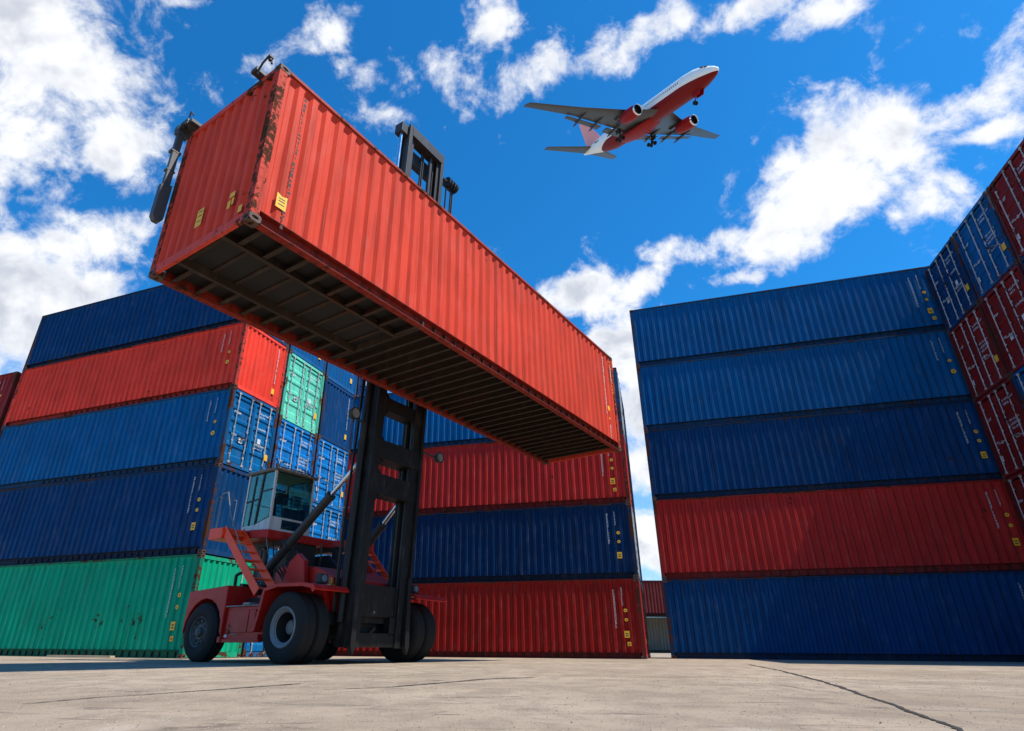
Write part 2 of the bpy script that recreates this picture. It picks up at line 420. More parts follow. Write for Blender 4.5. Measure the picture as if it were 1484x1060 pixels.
# ------------------------------------------------------------------ containers
L, W, H = 12.192, 2.438, 2.9
CW, CD, CH = .162, .178, .118       # corner casting: width (y), length (x), height (z)

def casting_mesh():
    """corner casting with real hand holes on every face"""
    mb = MB(); n = 16
    dims = (CD, CW, CH)
    for ax in range(3):
        q = [i for i in range(3) if i != ax]
        for sgn in (-1, 1):
            hu, hv = dims[q[0]]/2, dims[q[1]]/2
            eu, ev = (hu*.60, hv*.42) if ax != 2 else (hu*.34, hv*.66)
            vs = []
            for ring in range(3):
                for i in range(n):
                    t = 2*math.pi*(i+.5)/n; cu, cv = math.cos(t), math.sin(t)
                    if ring == 0:
                        k = 1/max(abs(cu), abs(cv)); u, v, o = hu*cu*k, hv*cv*k, dims[ax]/2
                    else: u, v, o = eu*cu, ev*cv, dims[ax]/2-(.032 if ring == 2 else 0)
                    p = [0,0,0]; p[ax] = sgn*o; p[q[0]] = u; p[q[1]] = v; vs.append(p)
            fs = [(r*n+i, r*n+(i+1) % n, (r+1)*n+(i+1) % n, (r+1)*n+i) for r in range(2) for i in range(n)]
            fs.append(tuple(range(2*n, 3*n))); mb.add(vs, fs)
    return mb
def wall_profile(x0, x1, pitch, depth):
    """trapezoid corrugation: list of (x, inward offset)"""
    n = max(1, round((x1-x0-.07)/pitch)); p = (x1-x0-.07)/n; out = [(x0, 0)]
    for i in range(n):
        a = x0 + .07 + i*p
        out += [(a, 0), (a+.17*p, depth), (a+.50*p, depth), (a+.67*p, 0)]
    out.append((x1, 0)); return out
def side_wall(seed=0, dent=.006):
    """long corrugated wall at y = -W/2, outward -y"""
    mb = MB(); pr = wall_profile(-L/2+.13, L/2-.13, .278, .050); zs = [.220+(H-.395)*i/8 for i in range(9)] + [H-.060]
    vs = []
    for z in zs:
        for x, o in pr:
            if z > H-.1: o = o*.12
            k = math.sin(math.pi*(z-.15)/(H-.21))
            d = dent*k*mnoise.noise(Vector((x*.8+seed*7, z*.9, seed*3)))*2 + dent*k*.6*mnoise.noise(Vector((x*3+seed, z*1.5, 5)))
            vs.append((x, -W/2+.024+o+d, z))
    m = len(pr); fs = [(r*m+i, r*m+i+1, (r+1)*m+i+1, (r+1)*m+i) for r in range(9) for i in range(m-1)]
    mb.add(vs, fs); return mb
def end_wall(seed=0):
    """front wall at x = -L/2, outward -x"""
    mb = MB(); pr = wall_profile(-W/2+.10, W/2-.10, .247, .046); zs = [.15+(H-.25)*i/5 for i in range(6)]; vs = []
    for z in zs:
        for y, o in pr:
            k = math.sin(math.pi*(z-.15)/(H-.25)); vs.append((-L/2+.014+o+.006*k*mnoise.noise(Vector((y*2, z, seed))), y, z))
    m = len(pr); fs = [(r*m+i, r*m+i+1, (r+1)*m+i+1, (r+1)*m+i) for r in range(5) for i in range(m-1)]
    mb.add(vs, fs); return mb
def door_leaf(sgn):
    """one door leaf at x = +L/2; sgn = -1 leaf on the -y side"""
    mb = MB(); y0, y1 = (.008, W/2-.115) if sgn > 0 else (-(W/2-.115), -.008); X = L/2-.030; z0, z1 = .19, H-.19
    fr = .06
    mb.lohi((X-.05, y0, z0), (X, y0+fr, z1)); mb.lohi((X-.05, y1-fr, z0), (X, y1, z1))
    mb.lohi((X-.05, y0+fr, z0), (X-.002, y1-fr, z0+.09)); mb.lohi((X-.05, y0+fr, z1-.09), (X-.002, y1-fr, z1))
    a, b = z0+.09, z1-.09; n = 5; p = (b-a)/n; prof = [(a, 0)]
    for i in range(n):
        q = a+i*p; prof += [(q+.10, 0), (q+.165, .036), (q+p-.065, .036), (q+p, 0)]
    vs = []
    for z, o in prof: vs += [(X-.006-o, y0+fr, z), (X-.006-o, y1-fr, z)]
    mb.add(vs, [(2*i, 2*i+1, 2*i+3, 2*i+2) for i in range(len(prof)-1)])
    # rubber gasket line and hinges
    for k in range(4):
        z = z0+.18+k*(z1-z0-.36)/3; ys = (y1, y1+.05) if sgn > 0 else (y0-.05, y0); mb.lohi((X-.01, ys[0], z-.06), (X+.016, ys[1], z+.06))
    return mb
def rod(y):
    mb = MB(); X = L/2+.004
    mb.tube((X, y, .10), (X, y, H-.10), .019, n=8)
    for z in (.135, H-.135):
        mb.box((X-.004, y, z), (.045, .10, .075)); mb.box((X+.012, y+.03, z), (.03, .05, .03))
    for z in (.45, .95, 1.45, 2.0, 2.45): mb.box((X-.012, y, z), (.028, .085, .05))
    return mb
def handle(y0, y1, z):
    mb = MB(); X = L/2+.022
    mb.beam((X, y0, z), (X, y1, z-.02), .030, .012, (0,0,1)); mb.box((X-.006, (y0+y1)/2, z-.01), (.02, .06, .10)); return mb
def glyphs(mb, ox, oy, oz, ux, uz, nrm, count, cell, gap, seed, vertical=False, mi=0):
    """rows of small worn marks standing for stencilled characters too small to read"""
    rnd = random.Random(seed); ux, uz, nrm, o = Vector(ux), Vector(uz), Vector(nrm), Vector((ox, oy, oz))
    for i in range(count):
        rnd.random()
        base = o + (uz*(-i*(cell[1]+gap)) if vertical else ux*(i*(cell[0]+gap)))
        w, h = cell
        for k in range(3):
            a = (0, 0, .28, 1) if k == 0 else rnd.choice([(0, 0, .28, 1), (.7, 0, 1, 1), (0, 0, 1, .25), (0, .72, 1, 1), (0, .38, 1, .6), (0, 0, .3, .6)])
            c = base + ux*((a[0]+a[2])/2*w) + uz*((a[1]+a[3])/2*h) + nrm*(.0015+.0006*k)
            du, dv = ux*((a[2]-a[0])*w/2), uz*((a[3]-a[1])*h/2)
            mb.add([c-du-dv, c+du-dv, c+du+dv, c-du+dv], [(0,1,2,3)], mi)
def disc(mb, c, ux, uz, r, mi=0, n=16, sx=1):
    c, ux, uz = Vector(c), Vector(ux), Vector(uz)
    mb.add([c+ux*math.cos(2*math.pi*i/n)*r*sx+uz*math.sin(2*math.pi*i/n)*r for i in range(n)], [tuple(range(n))], mi)
def side_marks(sgn, kind=0):
    """white stencil columns at the right-hand end of a long wall (drawn on the outer ribs)"""
    ys = -(W/2-.006)*sgn; nr = (0, -sgn, 0); ux = (sgn, 0, 0); xr = sgn*(L/2); cnt = (17, 12, 20)[kind]
    a = MB(); glyphs(a, xr-sgn*.95, ys, 2.45, ux, (0,0,1), nr, cnt, (.050, .052), .020, 3+kind, True)
    b = MB(); glyphs(b, xr-sgn*.66, ys, 2.52, ux, (0,0,1), nr, 9+kind, (.036, .045), .018, 9+kind, True)
    return a, b
def side_stickers(sgn, kind=0):
    mb = MB(); ys = -(W/2-.005)*sgn; nr = Vector((0, -sgn, 0)); ux = (sgn, 0, 0); xr = sgn*(L/2)
    x = xr-sgn*.56
    zz = [(1.72, .065), (1.38, .06)] if kind != 1 else [(1.60, .06), (1.16, .085)]
    for z, r in zz:
        disc(mb, (x, ys, z), ux, (0,0,1), r); disc(mb, Vector((x, ys, z))+nr*.0015, ux, (0,0,1), r*.35, 1)
    def sq(cx, cz, w, h):
        c = Vector((cx, ys, cz)); u, z = Vector(ux)*w/2, Vector((0,0,h/2)); mb.add([c-u-z, c+u-z, c+u+z, c-u+z], [(0,1,2,3)])
        for k in (-.2, .12): 
            a = c+nr*.0015+Vector((0,0,h*k)); uu, z2 = u*.6, Vector((0,0,h*.07)); mb.add([a-uu-z2, a+uu-z2, a+uu+z2, a-uu+z2], [(0,1,2,3)], 1)
    if kind != 1: sq(x-sgn*.02, .86, .17, .24)
    if kind == 2: sq(x+sgn*.03, .52, .13, .14)
    return mb
def door_marks(kind=0):
    out = []; X = L/2-.028; nr = (1, 0, 0); ux = (0, 1, 0); uz = (0, 0, 1)
    rows = [(2.32, 9), (2.18, 5), (1.60, 8), (1.46, 8), (1.32, 7), (1.02, 6)] if kind == 0 else [(2.36, 8), (2.22, 4), (1.75, 6), (1.1, 7), (.98, 5)]
    for k, (z, c) in enumerate(rows): mb = MB(); out.append(mb); glyphs(mb, X, .30, z, ux, uz, nr, c, (.055, .075), .022, 20+k+kind*5)
    for (y, z, c, cell, g, sd_) in ((-.95, 2.0, 4, (.07, .09), .022, 40+kind), (-.9, 1.15, 3, (.06, .07), .02, 44)):
        mb = MB(); out.append(mb); glyphs(mb, X, y, z, ux, uz, nr, c, cell, g, sd_)
    return out
def door_plates(kind=0):
    mb = MB(); X = L/2-.026
    def sq(y, z, w, h, mi): mb.add([(X, y-w/2, z-h/2), (X, y+w/2, z-h/2), (X, y+w/2, z+h/2), (X, y-w/2, z+h/2)], [(0,1,2,3)], mi)
    sq(.92, .80, .20, .24, 0)
    if kind: sq(-.45, 1.05, .17, .2, 1); sq(.45, 1.30, .16, .2, 1)
    else: sq(-.85, .62, .15, .2, 1)
    return mb
def end_marks():
    mb = MB(); X = -L/2+.012; nr = (-1, 0, 0); ux = (0, -1, 0); uz = (0,0,1)
    glyphs(mb, X, -.72, 2.55, ux, uz, nr, 20, (.05, .06), .022, 70, True); return mb
def end_stickers(kind=0):
    mb = MB(); X = -L/2+.010
    def sq(y, z, w, h): mb.add([(X, y-w/2, z-h/2), (X, y+w/2, z-h/2), (X, y+w/2, z+h/2), (X, y-w/2, z+h/2)], [(0,1,2,3)])
    sq(-.72, .62, .15, .24)
    if kind: sq(.45, 1.9, .14, .2)
    return mb
def post_mb():
    mb = MB()
    for sx in (1,):
        for sy in (1,):
            x, y = sx*L/2, sy*W/2
            mb.lohi((x, y, CH), (x-sx*.055, y-sy*.135, H-CH)); mb.lohi((x-sx*.055, y, CH), (x-sx*.135, y-sy*.05, H-CH))
    return mb
def top_rail_mb(sy):
    mb = MB(); y = sy*W/2; mb.lohi((-L/2+CD, y+sy*.004, H-.058), (L/2-CD, y-sy*.060, H-.006)); return mb
def bottom_rail_mb(sy):
    mb = MB(); y = sy*W/2
    mb.lohi((-L/2+CD, y-sy*.112, .012), (L/2-CD, y-sy*.124, .225))
    mb.lohi((-L/2+CD, y-sy*.016, .213), (L/2-CD, y-sy*.112, .226)); mb.lohi((-L/2+CD, y, .004), (L/2-CD, y-sy*.124, .0155))
    return mb
def sill_mb(sx, top):
    mb = MB(); x = sx*L/2
    if top: mb.lohi((x+sx*.001, -W/2+CW, H-.13), (x-sx*.06, W/2-CW, H-.02))
    else: mb.lohi((x-sx*.004, -W/2+CW, .02), (x-sx*.06, W/2-CW, .165))
    return mb
def roof_mb():
    mb = MB(); n = 56; vs = []
    for i in range(n*4+1):
        x = -L/2+.06+(L-.12)*i/(n*4); o = (0, 0, .02, .02)[i % 4]
        vs += [(x, -W/2+.03, H-.03+o), (x, W/2-.03, H-.03+o)]
    mb.add(vs, [(2*i, 2*i+1, 2*i+3, 2*i+2) for i in range(n*4)]); return mb
def floor_mb():
    mb = MB(); mb.lohi((-L/2+.06, -W/2+.126, .166), (L/2-.06, W/2-.126, .19)); return mb
def cross_mb():
    mb = MB(); x = L/2-.35
    while x > -L/2+3.7:
        mb.lohi((x-.006, -W/2+.062, .040), (x+.006, W/2-.126, .165)); mb.lohi((x-.05, -W/2+.062, .034), (x+.006, W/2-.126, .0401)); mb.lohi((x-.05, -W/2+.062, .160), (x+.006, W/2-.126, .1655)); x -= .305
    x = -L/2+3.55
    for s in (-1, 1):                                                # gooseneck tunnel beams and outriggers
        mb.lohi((-L/2+.06, s*.50, .030), (-L/2+3.6, s*.515, .165)); mb.lohi((-L/2+.06, s*.50, .024), (-L/2+3.6, s*.57, .0302))
    mb.lohi((-L/2+3.56, -W/2+.062, .030), (-L/2+3.60, W/2-.126, .165))
    k = 0
    while x > -L/2+.25:
        for s in (-1, 1):
            mb.lohi((x-.006, s*.515, .045), (x+.006, s*(W/2-.126), .165)); mb.lohi((x-.07, s*.515, .040), (x+.006, s*(W/2-.126), .0452))
        mb.lohi((x-.20, -.50, .135), (x-.14, .50, .165)); x -= .40
    return mb

def set_col(o, c): o.color = tuple(c) + (1,)
def make_container(name, end='door', kind=0, lean=False, special=False):
    root = bpy.data.objects.new(name, None); COL.objects.link(root); root.empty_display_size = 1
    pm = None
    for sx in (-1, 1):
        for sy in (-1, 1):
            if pm is None: pm = po = post_mb().build('corner_post', M['post'] if special else M['frame'], root)
            else: po = pm.copy(); COL.objects.link(po); po.parent = root
            po.scale = (sx, sy, 1)
    for s_ in (-1, 1):
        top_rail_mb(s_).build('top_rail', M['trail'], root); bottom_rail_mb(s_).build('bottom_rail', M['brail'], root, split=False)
        sill_mb(s_, True).build('header', M['rail'], root); sill_mb(s_, False).build('sill', M['rail'], root)
    w1 = side_wall(kind, .009 if special else .006).build('side_wall', M['panel'], root)
    w2 = side_wall(kind+3).build('side_wall', M['panel'], root); w2.rotation_euler = (0, 0, math.pi)
    if not lean:
        end_wall(kind).build('end_wall', M['panel'], root)
    ca = casting_mesh()
    cm = None
    for sx in (-1, 1):
        for sy in (-1, 1):
            for z in (CH/2-.002, H-CH/2+.002):
                if cm is None: cm = ca.build('corner_casting', M['casting'], root); o = cm
                else: o = cm.copy(); COL.objects.link(o); o.parent = root
                o.location = (sx*(L/2-CD/2+.003), sy*(W/2-CW/2+.003), z)
    roof_mb().build('roof', M['panel'], root)
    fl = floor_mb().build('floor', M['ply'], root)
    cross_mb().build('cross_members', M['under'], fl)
    if end == 'door':
        for s in (-1, 1):
            d = door_leaf(s).build('door', M['panel'], root)
            for yy in (.22, .80 if s > 0 else .86): rod(s*(yy)).build('locking_rod', M['rod'], d)
            handle(s*.22, s*.62, 1.12).build('handle', M['rod'], d)
        [q.build('door_lettering', M['white'], root) for q in door_marks(kind % 2)]; door_plates(kind % 2).build('door_sticker', [M['yellow'], M['white']], root)
    elif end == 'plain':
        e2 = end_wall(kind+1).build('end_wall', M['panel'], root); e2.rotation_euler = (0, 0, math.pi)
        end_marks().build('end_lettering', M['white'], root).rotation_euler = (0, 0, math.pi)
        end_stickers(1).build('end_sticker', M['yellow'], root).rotation_euler = (0, 0, math.pi)
    if not special:
        [q.build('side_lettering', M['white'], root) for q in side_marks(1, kind)]; side_stickers(1, kind).build('side_sticker', [M['yellow'], M['black']], root)
    return root

PROTO = {}
for nm, end, kind in (('door0', 'door', 0), ('door1', 'door', 1), ('door2', 'door', 2), ('plain0', 'plain', 0), ('plain1', 'plain', 1), ('plain2', 'plain', 2)):
    PROTO[nm] = make_container('shipping_container', end, kind)
index_kids()
USED = set()
def place_container(kind, loc, rz, height, color, label, group):
    p = PROTO[kind]
    if kind not in USED: USED.add(kind); o = p
    else: o = copy_tree(p)
    o.location = loc; o.rotation_euler = (0, 0, rz); o.scale = (1, 1, (height-.012)/H)
    o['label'] = label; o['category'] = 'shipping container'; o['group'] = group
    def rec(x):
        set_col(x, color)
        for ch in x.children: rec(ch)
    RECOL.append((o, color)); return o
RECOL = []

def yawdir(y): return Vector((math.sin(y), math.cos(y), 0))
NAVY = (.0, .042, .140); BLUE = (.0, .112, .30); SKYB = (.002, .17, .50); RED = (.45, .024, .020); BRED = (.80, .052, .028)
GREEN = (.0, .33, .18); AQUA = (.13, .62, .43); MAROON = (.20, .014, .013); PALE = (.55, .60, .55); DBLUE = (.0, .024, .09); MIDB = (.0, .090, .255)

# left stack: corner nearest the vehicle, receding to the left and to the back
LC = Vector((-8.4818, 19.1723, 0)); LY = -1.1951; lu, lw = yawdir(LY), yawdir(LY+math.pi/2); lrz = math.atan2(-lu.y, -lu.x)
zL = [[0, 2.93, 5.82, 8.55, 11.2, 13.92], [0, 2.86, 5.60, 8.30, 11.15, 13.95], [0, 2.86, 5.60, 8.30, 11.05, 13.85], [0, 2.86, 5.60, 8.30, 11.05, 13.85]]
gL = 'containers of the left stack'
left = [
 (0,0,'plain2',GREEN,'green container on the ground at the bottom left, behind the rear wheel'),
 (0,1,'plain0',NAVY,'navy blue container second from the ground at the left, resting on the green one'),
 (0,2,'door1',BLUE,'bright blue container with lit blue doors directly under the red one at the left'),
 (0,3,'plain1',BRED,'red container fourth from the ground in the left stack, with an orange-red sunlit end'),
 (0,4,'door0',NAVY,'dark blue container topmost at the left, lying on the red one'),
 (1,0,'door0',BLUE,'blue container on the ground seen under the vehicle between its wheels'),
 (1,1,'door2',MIDB,'blue container partly hidden behind the cab, second from the ground, second column'),
 (1,2,'door0',SKYB,'blue container with pale lettered doors just above the cab roof'),
 (1,3,'door1',AQUA,'pale aqua green container whose doors face the sun, above the cab'),
 (1,4,'plain0',MIDB,'blue container resting on the aqua green one under the lifted container'),
 (2,0,'door1',BLUE,'blue container on the ground in the third column, seen low behind the mast foot'),
 (2,1,'door2',SKYB,'blue container with rods and worn white marks right of the cab front window'),
 (2,2,'door2',SKYB,'bright blue container with door panels between the cab roof and the mast'),
 (2,3,'plain2',NAVY,'dark blue ribbed end of a container right of the aqua green one'),
 (2,4,'plain1',MIDB,'blue container over the ribbed dark blue end, just under the lifted container'),
 (3,0,'door0',MAROON,'dark container on the ground in the last column behind the mast foot'),
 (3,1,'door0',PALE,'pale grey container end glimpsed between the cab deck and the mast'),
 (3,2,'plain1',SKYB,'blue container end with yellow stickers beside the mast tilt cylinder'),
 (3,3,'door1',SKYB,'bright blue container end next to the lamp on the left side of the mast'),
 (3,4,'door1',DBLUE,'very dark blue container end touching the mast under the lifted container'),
]
for col, lv, kind, colr, lab in left:
    z0, z1 = zL[col][lv], zL[col][lv+1]
    c = LC + lu*(L/2) + lw*(W/2+col*2.54); c.z = z0
    place_container(kind, c, lrz, z1-z0, colr, lab, gL)
for lv in range(4):
    c = LC + lu*(L/2+L+.35) + lw*(W/2); c.z = zL[0][lv]
    place_container('plain0', c, lrz, zL[0][lv+1]-zL[0][lv], (BLUE, NAVY, BLUE, (.30,.020,.018))[lv],
        ['blue container on the ground beyond the far end of the green one', 'navy container second from the ground beyond the end of the left stack', 'blue container under the dark red one beyond the end of the left stack',
         'dark red container at the left edge, end to end with the longer red one'][lv], gL)

# middle stack
MC = Vector((5.86, 22.6663, 0)); MY = -1.285; mu, mw = yawdir(MY), yawdir(MY+math.pi/2); mrz = math.atan2(-mu.y, -mu.x)
zM = [0, 2.63, 5.36, 8.22, 11.02]
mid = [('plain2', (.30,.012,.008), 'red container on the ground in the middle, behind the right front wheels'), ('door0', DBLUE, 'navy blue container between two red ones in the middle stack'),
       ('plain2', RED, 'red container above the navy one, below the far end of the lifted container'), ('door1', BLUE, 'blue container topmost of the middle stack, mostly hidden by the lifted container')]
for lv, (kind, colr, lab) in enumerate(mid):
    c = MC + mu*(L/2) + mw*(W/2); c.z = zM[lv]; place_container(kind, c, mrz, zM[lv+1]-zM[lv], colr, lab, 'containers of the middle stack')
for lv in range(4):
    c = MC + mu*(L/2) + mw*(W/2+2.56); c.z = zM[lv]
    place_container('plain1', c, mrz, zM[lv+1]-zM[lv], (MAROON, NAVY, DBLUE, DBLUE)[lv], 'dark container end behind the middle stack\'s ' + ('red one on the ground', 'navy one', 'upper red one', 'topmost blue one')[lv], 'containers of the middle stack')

# right stack
RC = Vector((7.1627, 24.2182, 0)); RY = -1.2582; ru, rw = yawdir(RY), yawdir(RY+math.pi/2); rrz = math.atan2(-ru.y, -ru.x)
zR = [0, 2.74, 5.79, 8.77, 11.79, 14.72]
rgt = [('plain1', NAVY, 'dark blue container on the ground at the right'), ('plain0', RED, 'red container at the right, the only red one of its stack'),
       ('door0', NAVY, 'dark blue container lying directly on the red one at the right'), ('door1', MIDB, 'blue container second from the top of the right stack'), ('plain2', MIDB, 'blue container topmost of the right stack against the clouds')]
for lv, (kind, colr, lab) in enumerate(rgt):
    c = RC - ru*(L/2) + rw*(W/2); c.z = zR[lv]; place_container(kind, c, rrz, zR[lv+1]-zR[lv], colr, lab, 'containers of the right stack')

# wall of door ends at the right edge
WP = Vector((18.42, 20.52, 0)); WY = .2515; wd = Vector((-math.sin(WY), -math.cos(WY), 0)); wn = Vector((-math.cos(WY), math.sin(WY), 0)); wrz = math.atan2(wn.y, wn.x)
zW = [0, 2.86, 5.74, 8.63, 11.52, 14.42]
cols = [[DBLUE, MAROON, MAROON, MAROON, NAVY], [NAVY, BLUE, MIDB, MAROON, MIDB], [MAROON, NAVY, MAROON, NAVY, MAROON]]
names = ['column touching the right blue stack', 'second column from right blue stack', 'column at the right edge']
cn = {DBLUE: 'dark blue', MAROON: 'dark red', NAVY: 'navy blue', BLUE: 'bright blue', MIDB: 'blue'}
lvn = ['on the ground', 'second from the ground', 'at middle height', 'second from the top', 'topmost']
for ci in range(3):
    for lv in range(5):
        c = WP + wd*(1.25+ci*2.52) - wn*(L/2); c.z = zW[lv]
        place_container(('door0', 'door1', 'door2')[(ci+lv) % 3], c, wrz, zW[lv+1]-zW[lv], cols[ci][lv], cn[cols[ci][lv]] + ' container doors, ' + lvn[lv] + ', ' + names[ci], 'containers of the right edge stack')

# far stack seen through the gap
for lv, (z, colr, kind, lab) in enumerate(((0, (.16,.17,.15), 'door0', 'grey container far off on the ground in the gap between two stacks'), (2.865, (.12,.02,.02), 'plain0', 'distant dark red container seen through the gap between two stacks'))):
    place_container(kind, (13.9+ (0 if lv else 6.6), 56+(0 if lv else 1.5), z), 0 if lv else math.pi-.1, 2.85, colr, lab, 'containers far behind the gap')

for o, colr in RECOL:
    pass
bpy.context.view_layer.update()
def recolour(o, c):
    set_col(o, c)
    for ch in o.children: recolour(ch, c)
for o, colr in RECOL: recolour(o, colr)

# ------------------------------------------------------------------ vehicle frame of reference
FD = Vector((.8186, -.5743, 0)); GD = Vector((.5743, .8186, 0)); T0 = FD*-10.85 + GD*10.6; TRZ = math.atan2(FD.y, FD.x)
def tw(x, y, z): return T0 + FD*x + GD*y + Vector((0,0,z))

# ------------------------------------------------------------------ lifted container (front end nearest the camera)
S = 1.1
lift = make_container('lifted_container', 'door', 2, special=True)
LR = (.60, .056, .028)
sc = MB(); rnd = random.Random(5)                       # chain-like black scrape down the long wall near its front end
z = 2.62; x = -L/2+.51
while z > .16:
    dz = .03+rnd.random()*.05; w = .008+rnd.random()*.022; sc.add([(x-w, -W/2+.006, z-dz), (x+w, -W/2+.006, z-dz), (x+w*.8, -W/2+.006, z), (x-w*.8, -W/2+.006, z)], [(0,1,2,3)]); z -= dz*(1.3+rnd.random()*.5); x += (rnd.random()-.5)*.014-.0012
sc.build('scrape_mark', M['scrape'], lift)
st = MB()
def sqy(cx, cz, w, h, skew=0):
    n = 1.004; y = -W/2+.004
    st.add([(cx-w/2, y, cz-h/2), (cx+w/2, y, cz-h/2), (cx+w/2, y, cz+h/2), (cx, y, cz+h*.36), (cx-w/2, y, cz+h/2)], [(0,1,2,3,4)])
    for k in (-.22, 0, .18): st.add([(cx-w*.3, y-.0015, cz+h*k-.012), (cx+w*.32, y-.0015, cz+h*k-.004), (cx+w*.32, y-.0015, cz+h*k+.012), (cx-w*.3, y-.0015, cz+h*k+.004)], [(0,1,2,3)], 1)
sqy(-L/2+.42, .55, .17, .24)
st.build('side_sticker', [M['yellow'], M['black']], lift)
e = MB(); X = -L/2+.010
def sqx(y, z, w, h, mi=0): e.add([(X, y-w/2, z-h/2), (X, y+w/2, z-h/2), (X, y+w/2, z+h/2), (X, y-w/2, z+h/2)], [(0,1,2,3)], mi)
sqx(.12, .62, .16, .32); sqx(-.66, .66, .12, .09); sqx(-.62, .50, .07, .14); sqx(-.70, .53, .05, .12); sqx(-.93, .29, .08, .12)
for k in (-.08, .02, .1): e.add([(X-.0015, .06, .62+k), (X-.0015, .17, .62+k+.01), (X-.0015, .17, .62+k+.025), (X-.0015, .06, .62+k+.015)], [(0,1,2,3)], 1)
e.build('end_sticker', [M['yellow'], M['black']], lift)
for gx, gz, gn, gs in ((.77, 2.60, 27, 77), (.24, 2.5, 8, 79), (.62, .55, 6, 81)):
    lm = MB(); glyphs(lm, L/2-gx, -W/2+.005, gz, (1,0,0), (0,0,1), (0,-1,0), gn, (.05, .056), .010, gs, True); lm.build('side_lettering', M['white'], lift)
ly = MB(); 
for z, r in ((1.10, .075), (.80, .035)): disc(ly, (L/2-.60, -W/2+.004, z), (1,0,0), (0,0,1), r)
glyphs(ly, L/2-.22, -W/2+.004, 2.66, (1,0,0), (0,0,1), (0,-1,0), 10, (.06, .05), .06, 81, True)
ly.build('side_decal', M['yellow'], lift)
# place: near lower corner of the sunlit side
C0 = Vector((-2.9431, 6.1223, 5.2873))*S; C0.z += 0.0
ctr = C0 + GD*(L*S/2) - FD*(W*S/2)
lift.location = ctr; lift.scale = (S, S, S)
lift.rotation_euler = (0, 0, math.atan2(GD.y, GD.x)); lift.name = 'shipping_container'; tag(lift, 'large salmon red container held up in the air by the handler', 'shipping container')
bpy.context.view_layer.update()
recolour(lift, LR)
LTOP = C0.z + H*S

# ------------------------------------------------------------------ container handler
tr = thing('container_handler', 'red container handler with black mast and white cab, holding up the salmon red container', 'container handler', T0, TRZ)
ST, ST2, RD = M['steel'], M['steel2'], M['redpaint']

def tyre_prof(r, w, rin):
    h = w/2; p = [(-h*.80, rin), (-h*.93, rin+(r-rin)*.12), (-h, rin+(r-rin)*.42), (-h*.97, rin+(r-rin)*.68), (-h*.86, r-.045), (-h*.70, r-.012)]
    ribs = []
    n = 5
    for i in range(n):
        a = -h*.66+i*(h*1.32/n); b = a+h*1.32/n
        ribs += [(a+.004, r), (b-.010, r), (b-.006, r-.008), (b-.001, r-.008)]
    return p + ribs[:-2] + [(-a, b) for a, b in p[::-1]]
def wheel(name_parent, cx, cy, r, w, rin, face, style, rim=True):
    """face = -1 when the outer side looks to -y"""
    t = MB(); t.lathe(tyre_prof(r, w, rin), (cx, cy, r), 1, 64)
    wh = t.build('wheel', M['tyre'], name_parent, smooth=35)
    if not rim: return wh
    m = MB(); f = face
    if style == 'deep':
        pr = [(f*w*.46, rin+.035), (f*w*.50, rin+.015), (f*w*.47, rin-.01), (f*w*.40, rin-.022), (f*w*.36, rin-.045), (f*w*.30, rin-.050), (f*w*.27, rin-.070)]
        dk = MB(); dk.lathe([(f*w*.27, rin-.069), (f*w*.10, rin-.075), (-f*w*.95, rin-.10), (-f*w*.98, rin*.5), (-f*w*.98, 0.0)], (cx, cy, r), 1, 40); dk.build('shaded_wheel_disc', M['rubberblack'], wh, smooth=40)  # rim interior coloured black to stand in for shade inside the dish
    else:
        pr = [(f*w*.44, rin+.025), (f*w*.49, rin+.008), (f*w*.45, rin-.012), (f*w*.30, rin-.03), (f*w*.25, rin-.05), (f*w*.28, rin*.62), (f*w*.36, rin*.5), (f*w*.36, 0.0)]
    m.lathe(pr, (cx, cy, r), 1, 48); m.build('rim', M['rim'] if style == 'deep' else M['rearrim'], wh, smooth=30)
    hb = MB()
    if style == 'deep':
        hb.lathe([(-f*w*.95, rin*.46), (-f*w*.10, rin*.42), (f*w*.02, rin*.36), (f*w*.04, 0)], (cx+.04, cy, r), 1, 32)
        for i in range(10):
            a = 2*math.pi*i/10; hb.tube((cx+.04+math.cos(a)*rin*.30, cy+f*w*.02, r+math.sin(a)*rin*.30), (cx+.04+math.cos(a)*rin*.30, cy+f*w*.06, r+math.sin(a)*rin*.30), .014, n=6)
    else:
        hb.lathe([(f*w*.30, rin*.36), (f*w*.50, rin*.33), (f*w*.55, rin*.22), (f*w*.55, 0)], (cx, cy, r), 1, 24)
        for i in range(10):
            a = 2*math.pi*i/10+.2; hb.tube((cx+math.cos(a)*rin*.74, cy+f*w*.24, r+math.sin(a)*rin*.74), (cx+math.cos(a)*rin*.74, cy+f*w*.38, r+math.sin(a)*rin*.74), .028, n=6)
    hb.build('hub', M['hub'] if style == 'deep' else M['rearrim'], wh, smooth=40)
    return wh
RW = .685
wheel(tr, 0, -1.82, RW, .36, .36, -1, 'deep'); wheel(tr, 0, -1.46, RW, .33, .36, -1, 'deep', False)
wheel(tr, 0, 1.62, RW, .38, .36, 1, 'deep', False); wheel(tr, 0, 2.06, RW, .38, .36, 1, 'deep')
wheel(tr, -2.98, -1.78, .62, .42, .31, -1, 'flat'); wheel(tr, -2.98, 1.78, .62, .42, .31, 1, 'flat')
a = MB(); a.tube((0,-1.35,RW), (0,1.45,RW), .20, n=20); a.tube((0,-.40,RW),(0,.55,RW), .36, n=28); a.tube((-2.98,-1.6,.62), (-2.98,1.6,.62), .13, n=14)
a.build('axle', M['rubberblack'], tr, smooth=40)

